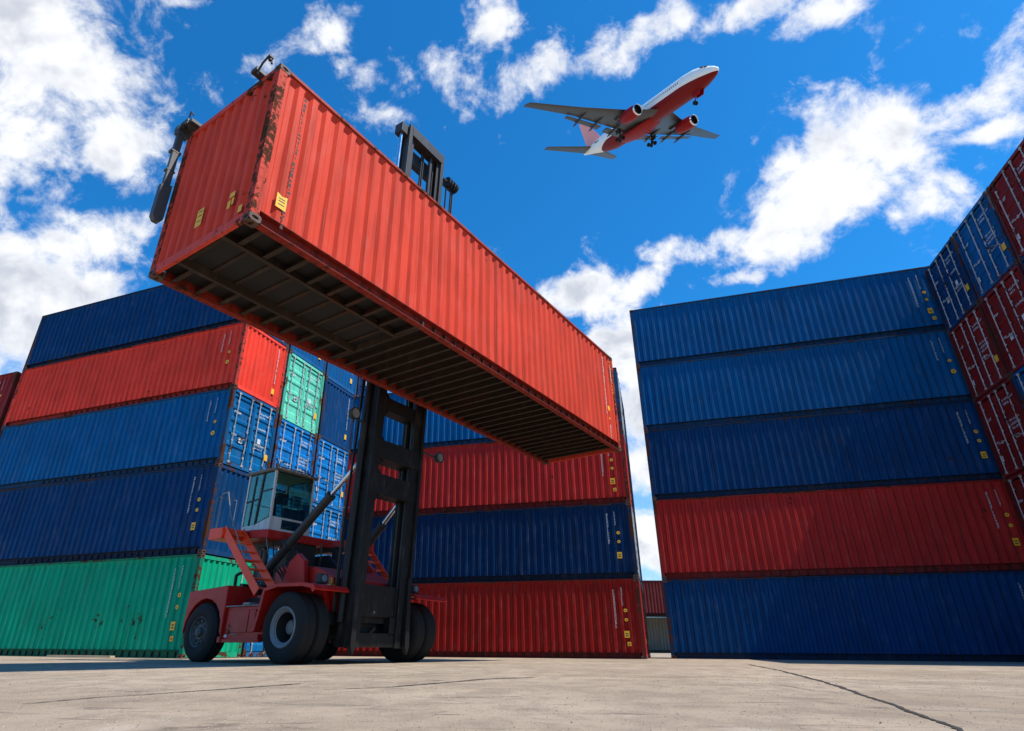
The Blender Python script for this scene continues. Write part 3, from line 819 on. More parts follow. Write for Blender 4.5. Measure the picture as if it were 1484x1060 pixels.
# chassis and body
c = MB(); c.lohi((-3.75,-.85,.55),(.55,-.55,1.05)); c.lohi((-3.75,.55,.55),(.55,.85,1.05)); c.lohi((-3.6,-.6,.62),(-.9,.6,.98)); c.lohi((-1.0,-1.25,.75),(.4,1.25,1.0))
c.lohi((-2.35,-1.45,.98),(-.8,-.95,1.16)); c.lohi((-2.2,-1.35,1.1),(-1.0,-.2,1.35))
c.build('chassis', M['rubberblack'], tr, bevel=.01)
# counterweight block with the rear wheel arches
def arch(cx, r0, z0, n=10):
    return [(cx+math.cos(t)*r0, z0+math.sin(t)*r0) for t in [math.pi*i/n for i in range(n+1)]]
cw = MB()
for s in (-1, 1):
    poly = [(-2.20,.50)] + arch(-2.98, .72, .62)[0:1] + [p for p in arch(-2.98, .72, .62)] + [(-3.95,.62),(-3.98,1.16),(-3.80,1.52),(-2.20,1.60)]
    cw.prism([(min(-2.2, x*1.0 if x > -3.7 else -3.70-(x+3.7)*-.15), z) for x, z in poly], 1, s*1.20, s*1.92)
cw.lohi((-3.72,-1.2,.70),(-2.35,1.2,1.50))
cw.build('counterweight', RD, tr, bevel=.025)
# side tank between the wheels, with doors, ledge and step bar
b = MB()
for s in (-1, 1):
    b.prism([(-2.20,.42),(-.86,.42),(-.80,.62),(-.80,1.13),(-2.20,1.13)], 1, s*1.30, s*1.84)
b.build('side_tank', RD, tr, bevel=.012)
b = MB()
for s in (-1, 1):
    b.lohi((-2.10,s*1.841,.60),(-1.36,s*1.862,1.06)); b.lohi((-1.33,s*1.841,.60),(-1.12,s*1.862,1.06))
    b.lohi((-2.24,s*1.83,.40),(-.84,s*1.90,.47)); b.lohi((-2.28,s*1.80,.40),(-2.18,s*1.93,.52)); b.lohi((-1.00,s*1.80,.44),(-.86,s*1.92,.56))
b.build('tank_door', RD, tr, bevel=.006)
b = MB(); b.lohi((-2.18,-1.90,1.13),(-.95,-1.30,1.155)); b.lohi((-1.48,-1.96,1.155),(-1.24,-1.72,1.20)); b.lohi((-1.9,-1.885,.56),(-1.62,-1.87,.575)); b.lohi((-1.9,-1.30,1.165),(-1.4,-1.10,1.40))
b.build('ledge', M['rim'], tr)
b = MB(); b.lohi((-1.08,-1.86,.66),(-.86,-1.835,1.03)); b.build('step_recess', M['rubberblack'], tr)
b = MB(); b.beam((-1.05,-1.88,.98),(-1.05,-1.88,.70),.02,.02); b.lohi((-1.06,-1.89,.72),(-.88,-1.865,.76)); b.lohi((-1.08,-1.9,.66),(-.90,-1.866,.70)); b.lohi((-1.10,-1.92,.98),(-.82,-1.866,1.0)); b.build('step', RD, tr)
# red machine body above chassis between the wheels
b = MB(); b.lohi((-2.3,-1.28,1.16),(-1.5,-.90,1.42)); b.prism([(-2.3,1.05),(-1.2,1.05),(-1.2,1.52),(-2.0,1.52)], 1, .9, 1.3); b.build('valve_box', RD, tr, bevel=.01)
b = MB()
for i in range(22):
    rr = random.Random(i); x = -3.7+rr.random()*1.9; y = -1.1+rr.random()*1.6; b.box((x, y, 1.52+rr.random()*.18), (.12+rr.random()*.2, .12+rr.random()*.2, .12+rr.random()*.26))
for i in range(6): b.tube((-3.5+.3*i, -1.0, 1.5), (-3.3+.3*i, -.2, 1.75), .035)
b.build('engine', M['rubberblack'], tr)
b = MB(); b.prism([(-2.6,1.45),(-1.2,1.45),(-1.3,2.2),(-1.7,2.5),(-2.3,2.5)], 1, -.62, -.50); b.prism([(-2.6,1.45),(-1.2,1.45),(-1.3,2.2),(-1.7,2.5),(-2.3,2.5)], 1, .50, .62); b.lohi((-2.5,-.5,1.3),(-1.3,.5,2.0))
b.build('engine_cover', M['rubberblack'], tr)
# front hood between fenders
b = MB(); b.prism([(-1.75,1.00),(.42,1.00),(.42,1.70),(-.30,1.98),(-1.55,2.08),(-1.75,1.95)], 1, -1.02, 1.02); b.build('hood', RD, tr, bevel=.03)
b = MB(); b.prism([(-1.35,1.3),(-1.05,2.12),(-.80,2.30),(-.55,2.12),(-.45,1.6),(.25,1.5),(.35,1.0),(-1.35,1.0)], 1, -1.20, -1.06); b.prism([(-1.35,1.3),(-1.05,2.12),(-.80,2.30),(-.55,2.12),(-.45,1.6),(.25,1.5),(.35,1.0),(-1.35,1.0)], 1, 1.06, 1.20)
b.build('side_plate', RD, tr, bevel=.02)
# front fenders
def fender(s):
    mb = MB(); out = [(-.93,.60),(-.82,1.02),(-.74,1.46),(-.30,1.54),(.55,1.52),(.86,1.47),(.93,1.38)]; inn = [(-.90,.60),(-.78,1.02),(-.70,1.42),(-.30,1.50),(.55,1.48),(.83,1.43),(.89,1.36)]
    y0, y1 = (s*1.10, s*2.03) if s < 0 else (s*1.10, s*2.24)
    for i in range(len(out)-1):
        q = [out[i], out[i+1], inn[i+1], inn[i]]; mb.prism(q, 1, y0, y1)
    for i in range(len(out)-1):   # outer lip
        a, d = out[i], out[i+1]; k = .09
        ia, ib = (a[0]+(0-a[0])*k, a[1]+(.7-a[1])*k), (d[0]+(0-d[0])*k, d[1]+(.7-d[1])*k); mb.prism([a, d, ib, ia], 1, y1, y1+s*.015)
    return mb
for s in (-1, 1): fender(s).build('fender', RD, tr, bevel=.006)
# lamps on the fenders
for s, y in ((-1, -1.35), (1, 1.70)):
    h = MB(); h.box((.30, y, 1.66), (.16, .22, .20)); h.tube((.30,y,1.52),(.30,y,1.60),.03); hl = h.build('headlight', M['rubberblack'], tr, bevel=.02)
    k = MB(); k.tube((.381,y,1.66),(.392,y,1.66),.075,n=16); k.build('lens', M['rim'], hl)
    k = MB(); k.tube((.30,y-s*.28,1.52),(.30,y-s*.28,1.70),.045,n=12); k.lohi((.24,y-s*.34,1.53),(.36,y-s*.22,1.57)); k.build('indicator', M['amber'], hl)

# cab deck and platform
DK = 2.93
b = MB(); b.prism([(-3.2,-1.45),(-2.35,-1.45),(-1.88,-1.30),(-1.88,.80),(-1.25,1.15),(-1.25,1.75),(-2.9,1.75),(-3.2,1.1)], 2, DK-.20, DK); b.build('deck', RD, tr, bevel=.01)
b = MB(); b.lohi((-3.1,-.9,DK-.32),(-1.5,-.7,DK-.2)); b.lohi((-3.1,.7,DK-.32),(-1.5,.9,DK-.2)); b.lohi((-2.9,-.8,1.9),(-2.7,-.6,DK-.2)); b.lohi((-2.9,.6,1.9),(-2.7,.8,DK-.2)); b.lohi((-1.7,-.8,2.0),(-1.55,-.65,DK-.2)); b.lohi((-1.7,.65,2.0),(-1.55,.8,DK-.2)); b.lohi((-2.6,-.35,2.0),(-2.0,.35,DK-.2))
b.build('deck_support', M['rubberblack'], tr)
b = MB(); b.prism([(-3.12,DK-.26),(-2.60,DK-.26),(-2.56,DK-.14),(-2.60,DK),(-3.12,DK)], 1, -2.08, -1.46); b.build('platform', M['orangered'], tr, bevel=.01)
# ladders
def ladder(mb, top, bot, y0, y1, n, w=.17):
    top, bot = Vector(top), Vector(bot)
    for y in (y0, y1): mb.beam((top.x, y, top.z), (bot.x, y, bot.z), .022, w, (0,1,0))
    for i in range(n):
        t = (i+.6)/n; p = top.lerp(bot, t); mb.lohi((p.x-.085, min(y0,y1)+.012, p.z-.014), (p.x+.085, max(y0,y1)-.012, p.z+.014))
b = MB(); ladder(b, (-2.62,0,2.90), (-.98,0,1.40), -2.02, -1.52, 7, .20); b.build('ladder', M['orangered'], tr)
b = MB(); ladder(b, (-1.35,0,2.72), (-.35,0,1.65), 1.25, 1.70, 5, .16); b.build('ladder', M['orangered'], tr)
hr = MB()
hr.path([(-2.95,-2.03,DK),(-2.95,-2.03,DK+.85),(-2.70,-2.03,DK+.87),(-2.45,-2.03,DK+.30),(-1.60,-1.99,2.05)], .013, 6)
hr.path([(-3.1,-2.05,DK),(-3.1,-2.05,DK+.8),(-3.1,-1.5,DK+.8),(-3.1,-1.5,DK)], .010, 6)
hr.path([(-1.95,-1.30,DK-.15),(-1.70,-1.28,DK-.75)], .011, 6)
hr.path([(-1.9,.85,DK+.9),(-1.35,1.2,DK+.9),(-1.35,1.65,DK+.9)], .013, 6); hr.path([(-1.35,1.2,DK),(-1.35,1.2,DK+.9)], .013, 6); hr.path([(-1.35,1.65,DK),(-1.35,1.65,DK+.9)], .013, 6)
hr.build('handrail', M['rim'], tr)

# cab: base, pillars, roof, panes, seat, console
cx0, cx1, cy0, cy1, cz0, cz1 = -3.06, -1.98, -1.28, -.22, DK, 4.42
FX = -1.90     # front face at the foot leans outwards
cab = MB()
cab.prism([(cx0,cz0),(-1.92,cz0),(-1.92,cz0+.32),(-2.55,cz0+.16),(cx0,cz0+.16)], 1, cy0, cy0+.04)
cab.prism([(cx0,cz0),(-1.92,cz0),(-1.92,cz0+.32),(-2.55,cz0+.16),(cx0,cz0+.16)], 1, cy1-.04+.22, cy1+.22)
cab.lohi((-1.96,cy0+.04,cz0),(-1.92,-.92,cz0+.34)); cab.lohi((-1.96,-.30,cz0),(-1.92,cy1+.18,cz0+.34)); cab.lohi((-1.96,-.92,cz0),(-1.92,-.30,cz0+.06)); cab.lohi((-1.96,-.92,cz0+.29),(-1.92,-.30,cz0+.34))
cab.lohi((cx0,cy0,cz0),(cx0+.04,cy1+.22,cz0+.6)); cab.lohi((cx0+.04,cy0+.04,cz0),(-1.96,cy1+.18,cz0+.04))
cb = cab.build('cab', M['cabwhite'], tr, bevel=.006)
p = MB()
for (xa, ya, xb, yb, w) in ((cx0+.03,cy0+.03,cx0+.03,cy0+.03,.05), (-1.94,cy0+.03,-1.97,cy0+.03,.055), (cx0+.03,cy1+.19,cx0+.03,cy1+.19,.05), (-1.94,cy1+.19,-1.97,cy1+.19,.05)):
    p.beam((xa,ya,cz0+.05),(xb,yb,cz1),w,w,(0,1,0))
p.build('pillar', M['cabwhite'], cb)
p = MB(); p.beam((-2.52,cy0+.012,cz0+.16),(-2.42,cy0+.012,cz1),.03,.05,(0,1,0)); p.beam((-2.78,cy0+.010,cz0+.17),(-2.74,cy0+.010,cz1-.05),.02,.03,(0,1,0))
p.beam((cx0+.05,cy0+.010,cz0+.78),(-2.50,cy0+.010,cz0+.82),.02,.03,(0,1,0)); p.beam((-2.48,cy0+.010,cz0+1.0),(-1.97,cy0+.010,cz0+1.02),.02,.025,(0,1,0)); p.beam((-2.52,cy0+.01,cz0+.17),(-1.95,cy0+.01,cz0+.33),.02,.02,(0,1,0))
p.build('window_frame', M['rubberblack'], cb)
p = MB(); p.lohi((cx0-.06,cy0-.05,cz1),(-1.88,cy1+.28,cz1+.07)); p.build('cab_roof', M['cabroof'], cb, bevel=.012)
p = MB(); p.lohi((cx0+.06,cy0+.07,cz1-.03),(-2.03,cy1+.14,cz1-.008)); p.lohi((cx0+.06,cy0+.07,cz0+.042),(-2.03,cy1+.14,cz0+.05)); p.build('cab_lining', M['cabwhite'], cb)
p = MB()
for k in range(9): p.lohi((-2.05,cy0+.22+k*.12,cz1+.07),(-1.98,cy0+.27+k*.12,cz1+.13))
p.path([(-2.02,cy0+.15,cz1+.15),(-2.02,cy1+.1,cz1+.15)], .012, 6); p.tube((-2.0,cy0+.06,cz1+.07),(-2.0,cy0+.06,cz1+.19),.055,n=12)
p.build('roof_guard', M['rubberblack'], cb)
gl = MB(); gl.lohi((-1.952,cy0+.06,cz0+.34),(-1.946,cy1+.16,cz1-.01)); gl.lohi((-1.945,-.92,cz0+.06),(-1.939,-.30,cz0+.29)); gl.build('windscreen', M['glass'], cb)
gl = MB(); gl.prism([(cx0+.05,cz0+.16),(-2.55,cz0+.16),(-1.97,cz0+.32),(-1.99,cz1-.01),(cx0+.05,cz1-.01)], 1, cy0+.018, cy0+.024); gl.build('side_window', M['glass'], cb)
gl = MB(); gl.prism([(cx0+.05,cz0+.16),(-2.55,cz0+.16),(-1.97,cz0+.32),(-1.99,cz1-.01),(cx0+.05,cz1-.01)], 1, cy1+.198, cy1+.204); gl.build('side_window', M['glass'], cb)
gl = MB(); gl.lohi((cx0+.02,cy0+.06,cz0+.6),(cx0+.026,cy1+.16,cz1-.01)); gl.build('rear_window', M['glass'], cb)
p = MB(); p.lohi((-2.85,-.92,cz0+.35),(-2.4,-.44,cz0+.47)); p.prism([(-2.88,cz0+.42),(-2.78,cz0+.42),(-2.86,cz0+1.05),(-2.96,cz0+1.05)], 1, -.90, -.46); p.lohi((-2.7,-.75,cz0+.04),(-2.5,-.6,cz0+.36)); p.build('operator_seat', M['rubberblack'], cb, bevel=.02)
p = MB(); p.lohi((-2.15,-.8,cz0+.04),(-2.02,-.15,cz0+.62)); p.lohi((-2.5,-.2,cz0+.04),(-2.2,.0,cz0+.7)); p.lathe([(-.008,.17),(.008,.17),(.008,.185),(-.008,.185),(-.008,.17)], (-2.25,-.58,cz0+.75), 0, 20)
p.path([(-2.0,cy0+.1,cz0+.85),(-2.0,cy1+.1,cz0+.85)], .014, 6); p.path([(-2.0,cy0+.1,cz0+.58),(-2.0,cy1+.1,cz0+.58)], .012, 6); p.lohi((-2.95,-.40,cz0+.9),(-2.85,-.1,cz0+1.2))
p.build('console', M['rubberblack'], cb)

# tilt cylinders
def lean(z): return .050*z          # the mast leans a little towards its load
MX = .70
for y in (-1.0, 1.0):
    A, B = Vector((-2.15, y, 1.98)), Vector((.50+lean(4.2), y*1.0, 4.22)); m_ = A.lerp(B, .72)
    if y > 0: A, B = Vector((-1.9, .95, 1.6)), Vector((.55+lean(3.7), .72, 3.85)); m_ = A.lerp(B, .70)
    t = MB(); t.tube(A, m_, .105, n=20); t.tube(A.lerp(m_,.34), A.lerp(m_,.36), .125, n=20); t.tube(m_-(B-A).normalized()*.08, m_, .125, n=20); t.lohi((A.x-.15,y-.12,A.z-.25),(A.x+.15,y+.12,A.z+.02))
    tc_ = t.build('tilt_cylinder', ST2, tr, smooth=40)
    t = MB(); t.tube(m_, B, .055, n=16); t.build('piston_rod', M['chrome'], tc_, smooth=40)

# mast: outer columns, inner columns, cross beams
MY_OFF = .15
def col(mb, x0, x1, y0, y1, z0, z1):
    """upright whose foot is at z0 and which leans with the mast"""
    vs = []
    for z in (z0, z1):
        for x, y in ((x0,y0),(x1,y0),(x1,y1),(x0,y1)): vs.append((x+lean(z), y*.95-MY_OFF, z))
    mb.add(vs, [(3,2,1,0),(4,5,6,7),(0,1,5,4),(1,2,6,5),(2,3,7,6),(3,0,4,7)])
def mbox(mb, x0, x1, y0, y1, z0, z1): col(mb, x0, x1, y0, y1, z0, z1)
om = MB()
for s in (-1, 1):
    a, b_ = (.98, .62) if s > 0 else (-.94, -.56)
    y0, y1 = min(a,b_), max(a,b_)
    col(om, MX-.22, MX-.16, y0, y1, .75, 9.4); col(om, MX+.12, MX+.18, y0, y1, .30, 9.4); col(om, MX-.16, MX+.12, (-.94 if s<0 else .95), (-.91 if s<0 else .98), .32, 9.38)
    col(om, MX+.18, MX+.26, (-.93 if s<0 else .88), (-.83 if s<0 else .97), .32, 8.8)
o1 = om.build('outer_mast', ST, tr, bevel=.006)
im = MB()
for s in (-1, 1):
    a, b_ = (s*.89, s*.62) if s > 0 else (-.80, -.55)
    y0, y1 = min(a,b_), max(a,b_)
    col(im, MX-.14, MX-.09, y0, y1, .95, 14.62); col(im, MX+.06, MX+.11, y0, y1, .95, 14.62); ym = .88 if s > 0 else -.79; col(im, MX-.09, MX+.06, ym-.02, ym+.02, .96, 14.6)
    col(im, MX+.11, MX+.20, s*.80-.07, s*.80+.07, 9.6, 14.66)
mbox(im, MX-.12, MX+.22, -.74, .74, 14.28, 14.62); mbox(im, MX-.34, MX-.16, -.74, .74, 13.75, 14.22)
mbox(im, MX-.20, MX+.10, -1.14, -.70, 14.26, 14.60); mbox(im, MX-.26, MX-.12, -.86, -.66, 9.5, 14.25)
im.build('inner_mast', ST2, tr, bevel=.006)
cb_ = MB()
mbox(cb_, MX-.20, MX+.14, -.90, .92, 5.62, 5.95); mbox(cb_, MX-.24, MX+.22, -.94, .94, 4.38, 4.82); mbox(cb_, MX-.20, MX+.20, -.94, .94, 3.55, 4.02)
for s in (-1, 1):
    for (z, h) in ((5.62, -1), (4.38, -1), (3.55, -1), (4.02, 1), (4.82, 1), (5.95, 1)):   # gussets in the corners of the openings
        y = s*.70; x = MX+.02; cb_.add([(x-.1+lean(z), y, z),(x-.1+lean(z), y-s*.22, z),(x-.1+lean(z), y, z+h*.22),(x+.1+lean(z), y, z),(x+.1+lean(z), y-s*.22, z),(x+.1+lean(z), y, z+h*.22)], [(0,1,2),(3,5,4),(0,3,4,1),(1,4,5,2),(2,5,3,0)])
cb_.build('cross_beam', ST, tr)
cm_ = MB(); mbox(cm_, MX-.05, MX+.08, -.92, .92, .93, 1.58); mbox(cm_, MX-.02, MX+.14, .42, .92, .55, .93); mbox(cm_, MX-.15, MX+.14, -.95, .95, .32, .60); mbox(cm_, MX-.2, MX-.05, -.90, .92, .80, 1.55)
for s in (-1, 1):
    yc = -.98 if s < 0 else .70
    cm_.prism([(yc-.07,.34),(yc,.17),(yc+.07,.34),(yc+.05,1.8),(yc-.05,1.8)], 0, MX+.24, MX+.34)
cm_.lohi((.2,-.55,.50),(.55,.20,.90)); cm_.tube((MX+.16,-.35,.62),(MX+.30,-.35,.72),.045,n=10)
cm_.build('mast_foot', ST, tr, bevel=.006)
bt = MB()
for (y, z, r) in ((-.18, 1.34, .035), (-.40, 1.20, .03), (-.22, 1.02, .028), (-.1, 1.45, .02)): bt.tube((MX+.10,y,z),(MX+.135,y,z),r,n=8)
bt.build('bolt', M['rim'], tr)
pl = MB(); 
for y in (-.25, -.02): pl.tube((MX+.30,y,3.78),(MX+.325,y,3.78),.05,n=10)
pl.build('reflector', M['amber'], tr)
# lift cylinders and chains
lc = MB(); lc.tube((MX-.02+lean(1),-1.12,.8),(MX-.02+lean(9.2),-1.12,9.2),.075,n=16); lc.tube((MX-.02+lean(1),.84,.8),(MX-.02+lean(9.2),.84,9.2),.075,n=16)
lcy = lc.build('lift_cylinder', ST, tr, smooth=40)
lc = MB(); lc.tube((MX-.02+lean(9.2),-1.12,9.2),(MX-.02+lean(14.3),-1.12,14.28),.055,n=16); lc.build('piston_rod', M['chrome'], lcy, smooth=40)
ch = MB()
for y in (-.16, -.08, .30, .38, 1.10, 1.34, 1.42): ch.beam((MX+.0+lean(8.4), y, 8.4),(MX+.0+lean(14), y, 14.0 if y > 1 else 14.35), .028, .05, (0,1,0))
ch.beam((MX+.05+lean(9),.18,9),(MX+.05+lean(14.2),.18,14.3),.09,.09,(0,1,0))
ch.build('lift_chain', ST2, tr)
sv = MB()
for y in (1.08, 1.20, 1.34, 1.46): sv.lathe([(-.04,.0),(-.04,.18),(-.02,.15),(.02,.15),(.04,.18),(.04,0)], (MX+.03+lean(14), y, 14.0), 1, 24)
sv.tube((MX+.03+lean(14),.9,14.0),(MX+.03+lean(14),1.6,14.0),.05,n=12)
sv.build('sheave', M['rubberblack'], tr, smooth=40)
# work lamps on arms
for y0, y1, z in ((-1.0, -1.55, 5.25), (.80, 1.66, 4.98)):
    s = 1 if y1 > 0 else -1
    h = MB(); h.path([(MX+lean(z), y0, z-.18 if s < 0 else z+.02),(MX+.02+lean(z), y1, z-.02)], .025, 8); 
    if s < 0: h.path([(MX+lean(z), y1+.05, z-.2),(MX+lean(z), y1+.02, z+.1)], .02, 6)
    h.lathe([(-.10,.05),(-.06,.13),(.05,.15),(.07,.15),(.06,.12)], (MX+.05+lean(z), y1, z), 0, 18); wl = h.build('work_lamp', M['rubberblack'], tr, smooth=40)
    k = MB(); k.tube((MX+.105+lean(z), y1, z),(MX+.11+lean(z), y1, z),.115,n=18); k.build('lens', M['rim'], wl)
b = MB()
for k in range(5): b.path([(-1.45-.12*k,-.85,1.95),(-1.30-.12*k,-1.02,2.15-.03*k),(-1.05-.1*k,-1.06,1.80),(-.8,-1.08,1.35-.04*k)], .016, 6)
b.path([(-2.3,-1.2,1.6),(-2.1,-1.3,1.75),(-1.7,-1.28,1.5)], .03, 8); b.path([(-3.3,-1.0,1.55),(-3.25,-1.05,1.95),(-3.05,-.95,2.05),(-2.9,-.8,1.7)], .04, 8)
b.build('engine_hose', M['cable'], tr)
b = MB(); b.lohi((-1.62,-1.851,.92),(-1.44,-1.8445,1.0)); b.lohi((-2.17,-1.8415,.50),(-2.07,-1.8405,.56)); b.build('label_plate', M['white'], tr)
b = MB(); b.tube((-2.6,-.75,2.0),(-2.6,-.75,2.55),.07,n=12); b.tube((-2.6,-.75,2.55),(-2.75,-.78,2.68),.06,n=12); b.build('exhaust', M['rearrim'], tr)
for i in range(7):
    b = MB(); yy = -.78+.26*i; b.tube((-1.874,yy,2.83),(-1.862,yy,2.83),.016,n=8); b.build('deck_bolt', M['rearrim'], tr)
# hoses along the near column
hz = MB()
for k, yy in enumerate((-1.10, -1.14)): hz.path([(MX-.25+lean(i), yy+.02*math.sin(i*1.3+k), i) for i in (1,2,3,4,5,6,7,8)], .022, 6)
hz.path([(-.75,-.55,2.6),(-.8,-.5,2.2),(-.7,-.6,1.95)], .02, 6); hz.path([(-2.1,-.95,2.7),(-1.95,-.98,2.3),(-2.0,-.95,1.9)], .018, 6)
hz.build('hydraulic_hose', M['cable'], tr)

# carriage and spreader gripping the container's top
ly0, ly1 = -6.95-.25, -6.95-.25+L*S      # container extent along the vehicle's y
lx0, lx1 = 4.33-W*S, 4.33                # and along its x
zt = LTOP
sp_ = MB()
cyc = (ly0+ly1)/2; cxc = (lx0+lx1)/2
sp_.lohi((cxc-.45, ly0+1.6, zt+.10), (cxc+.45, ly1-1.6, zt+.42))
for ye in (ly0+1.5, ly1-1.76): sp_.lohi((lx0+.12, ye, zt+.03), (lx1-.45, ye+.26, zt+.20))
for xe in (lx0+.16, lx1-.62):
    sp_.lohi((xe, ly0+.10, zt+.03), (xe+.16, ly0+1.5, zt+.11)); sp_.lohi((xe, ly1-1.5, zt+.03), (xe+.16, ly1-.10, zt+.11))
sp_.lohi((lx0-.35, cyc-.9, zt-.7), (lx0-.08, cyc+.9, zt+.5)); sp_.lohi((lx0-.1, cyc-.8, zt+.12), (cxc, cyc+.8, zt+.40))
spo = sp_.build('spreader', ST2, tr, bevel=.01, split=False)
for xe in (lx0+.09, lx1-.09):
    for ye in (ly0+.10, ly1-.10): tl = MB(); tl.tube((xe, ye, zt-.04), (xe, ye, zt+.05), .03, n=10); tl.box((xe, ye, zt+.025), (.08, .08, .04)); tl.build('twistlock', M['rubberblack'], spo)
hp = MB(); hp.path([(lx1-.46, ly0+.14, zt-.06), (lx1-.43, ly0+.13, zt+.02), (lx1-.33, ly0+.12, zt+.10), (lx1-.22, ly0+.12, zt+.14), (lx1-.14, ly0+.13, zt+.13), (lx1-.12, ly0+.16, zt-.04)], .018, 8); hp.build('corner_guide', M['rubberblack'], spo)
ar = MB()
ar.box((lx0+.08, ly0+.18, zt+.08), (.28, .22, .12)); ar.box((lx0-.06, ly0+.16, zt+.0), (.13, .22, .20)); ar.tube((lx0-.07,ly0+.04,zt+.0),(lx0-.07,ly0+.28,zt+.0),.065,n=14)
ar.path([(lx0+.25,ly0+.08,zt+.12),(lx0+.32,ly0+.06,zt+.22),(lx0+.42,ly0+.08,zt+.08)], .018, 6)
ar.prism([(ly0+.08,zt-.05),(ly0+.20,zt-.05),(ly0+.20,zt-1.95),(ly0+.08,zt-1.95)], 0, lx0-.10, lx0-.02)
ar.prism([(ly0+.05,zt-1.32),(ly0+.24,zt-1.25),(ly0+.24,zt-2.00),(ly0+.19,zt-2.08),(ly0+.10,zt-2.08),(ly0+.05,zt-2.0)], 0, lx0-.135, lx0-.012)
ar.tube((lx0-.11,ly0+.06,zt-1.30),(lx0-.11,ly0+.23,zt-1.30),.035,n=12); ar.box((lx0-.08,ly0+.14,zt-.50),(.13,.18,.06)); ar.box((lx0-.08,ly0+.14,zt-.95),(.12,.16,.04))
ar.build('folding_arm', M['greysteel'], spo, bevel=.015, split=False)

# ------------------------------------------------------------------ aeroplane
def fus_mat():
    m, nt, b, out = newmat('airliner_white_and_red_paint')
    tc = nt.new('ShaderNodeTexCoord'); sep = nt.new('ShaderNodeSeparateXYZ'); nt.link(tc.outputs['Object'], sep.inputs[0])
    x, y, z = sep.outputs
    # red belly: boundary rises towards the nose and dips to nothing at the tail cone
    bz = nt.math('MULTIPLY_ADD', nt.ramp(x, -19.5, -10.0), 1.9, -2.35)
    tail = nt.math('MULTIPLY', nt.math('GREATER_THAN', x, -20.0), 1.0)
    m1 = nt.math('MULTIPLY', nt.math('LESS_THAN', z, nt.math('ADD', bz, nt.math('MULTIPLY', nt.ramp(x, 14, 24), -.35))), tail)
    n = nt.noise(tc.outputs['Object'], .8, 4)
    white = nt.mix(n, (.92, .91, .88), (.86, .85, .82)); red = nt.mix(n, (.15, .002, .003), (.20, .004, .004))
    col = nt.mix(m1, white, red); nt.link(col, b.inputs['Base Color']); b.inputs['Roughness'].default_value = .45; b.inputs['Specular IOR Level'].default_value = .2
    return m
M['fus'] = fus_mat()
air = bpy.data.objects.new('airliner', None); COL.objects.link(air); air.rotation_mode = 'XYZ'
air.location = (38.987, 103.657, 114.669); air.rotation_euler = (.203, .333, -1.145)
tag(air, 'white passenger jet with red belly and pink tail fin flying low with wheels down', 'airplane')
st_ = [(24.3,.05,-.45),(24.0,.42,-.42),(23.2,.95,-.36),(22.0,1.42,-.24),(20.4,1.92,-.10),(18.5,2.30,0),(16.0,2.50,0),(10,2.52,0),(0,2.52,0),(-8,2.52,0),(-11,2.45,.08),(-14,2.15,.36),(-17,1.65,.78),(-20,1.10,1.12),(-22.5,.62,1.30),(-24.0,.30,1.38),(-24.4,.05,1.38)]
f = MB(); n = 40; vs = []
for x, r, zc in st_:
    for i in range(n):
        t = 2*math.pi*i/n; vs.append((x, math.cos(t)*r, zc+math.sin(t)*r*1.06))
fs = [(k*n+i, k*n+(i+1) % n, (k+1)*n+(i+1) % n, (k+1)*n+i) for k in range(len(st_)-1) for i in range(n)]
f.add(vs, fs); fo = f.build('fuselage', M['fus'], air, smooth=60)
wf = MB()                                                     # wing root fairing
for s in (0,):
    vs = []; q = [(7,.3,-1.9),(4.5,1.9,-2.2),(1,2.5,-2.45),(-3,2.5,-2.45),(-6.5,1.8,-2.2),(-9.5,.3,-1.9)]
    for x, r, zc in q:
        for i in range(20): t = 2*math.pi*i/20; vs.append((x, math.cos(t)*r, zc+math.sin(t)*max(.15, r*.30)))
    wf.add(vs, [(k*20+i, k*20+(i+1) % 20, (k+1)*20+(i+1) % 20, (k+1)*20+i) for k in range(5) for i in range(20)])
wf.build('wing_fairing', M['engine_red'], air, smooth=60)
def foil(mb, secs, axis='y'):
    """sections: (span position, leading x, trailing x, height, thickness)"""
    prof = [(0,0),(.04,.35),(.15,.8),(.35,1),(.6,.75),(1,.03),(1,-.03),(.6,-.25),(.35,-.5),(.15,-.45),(.04,-.25)]
    vs = []; n = len(prof)
    for (y, xl, xt, z, th) in secs:
        for u, w in prof:
            x = xl+(xt-xl)*u; h = th*w
            vs.append((x, y, z+h) if axis == 'y' else (x, h*.7, y))
    fs = [(k*n+i, k*n+(i+1) % n, (k+1)*n+(i+1) % n, (k+1)*n+i) for k in range(len(secs)-1) for i in range(n)]
    fs += [tuple(range(n))[::-1], tuple(range((len(secs)-1)*n, len(secs)*n))]; mb.add(vs, fs)
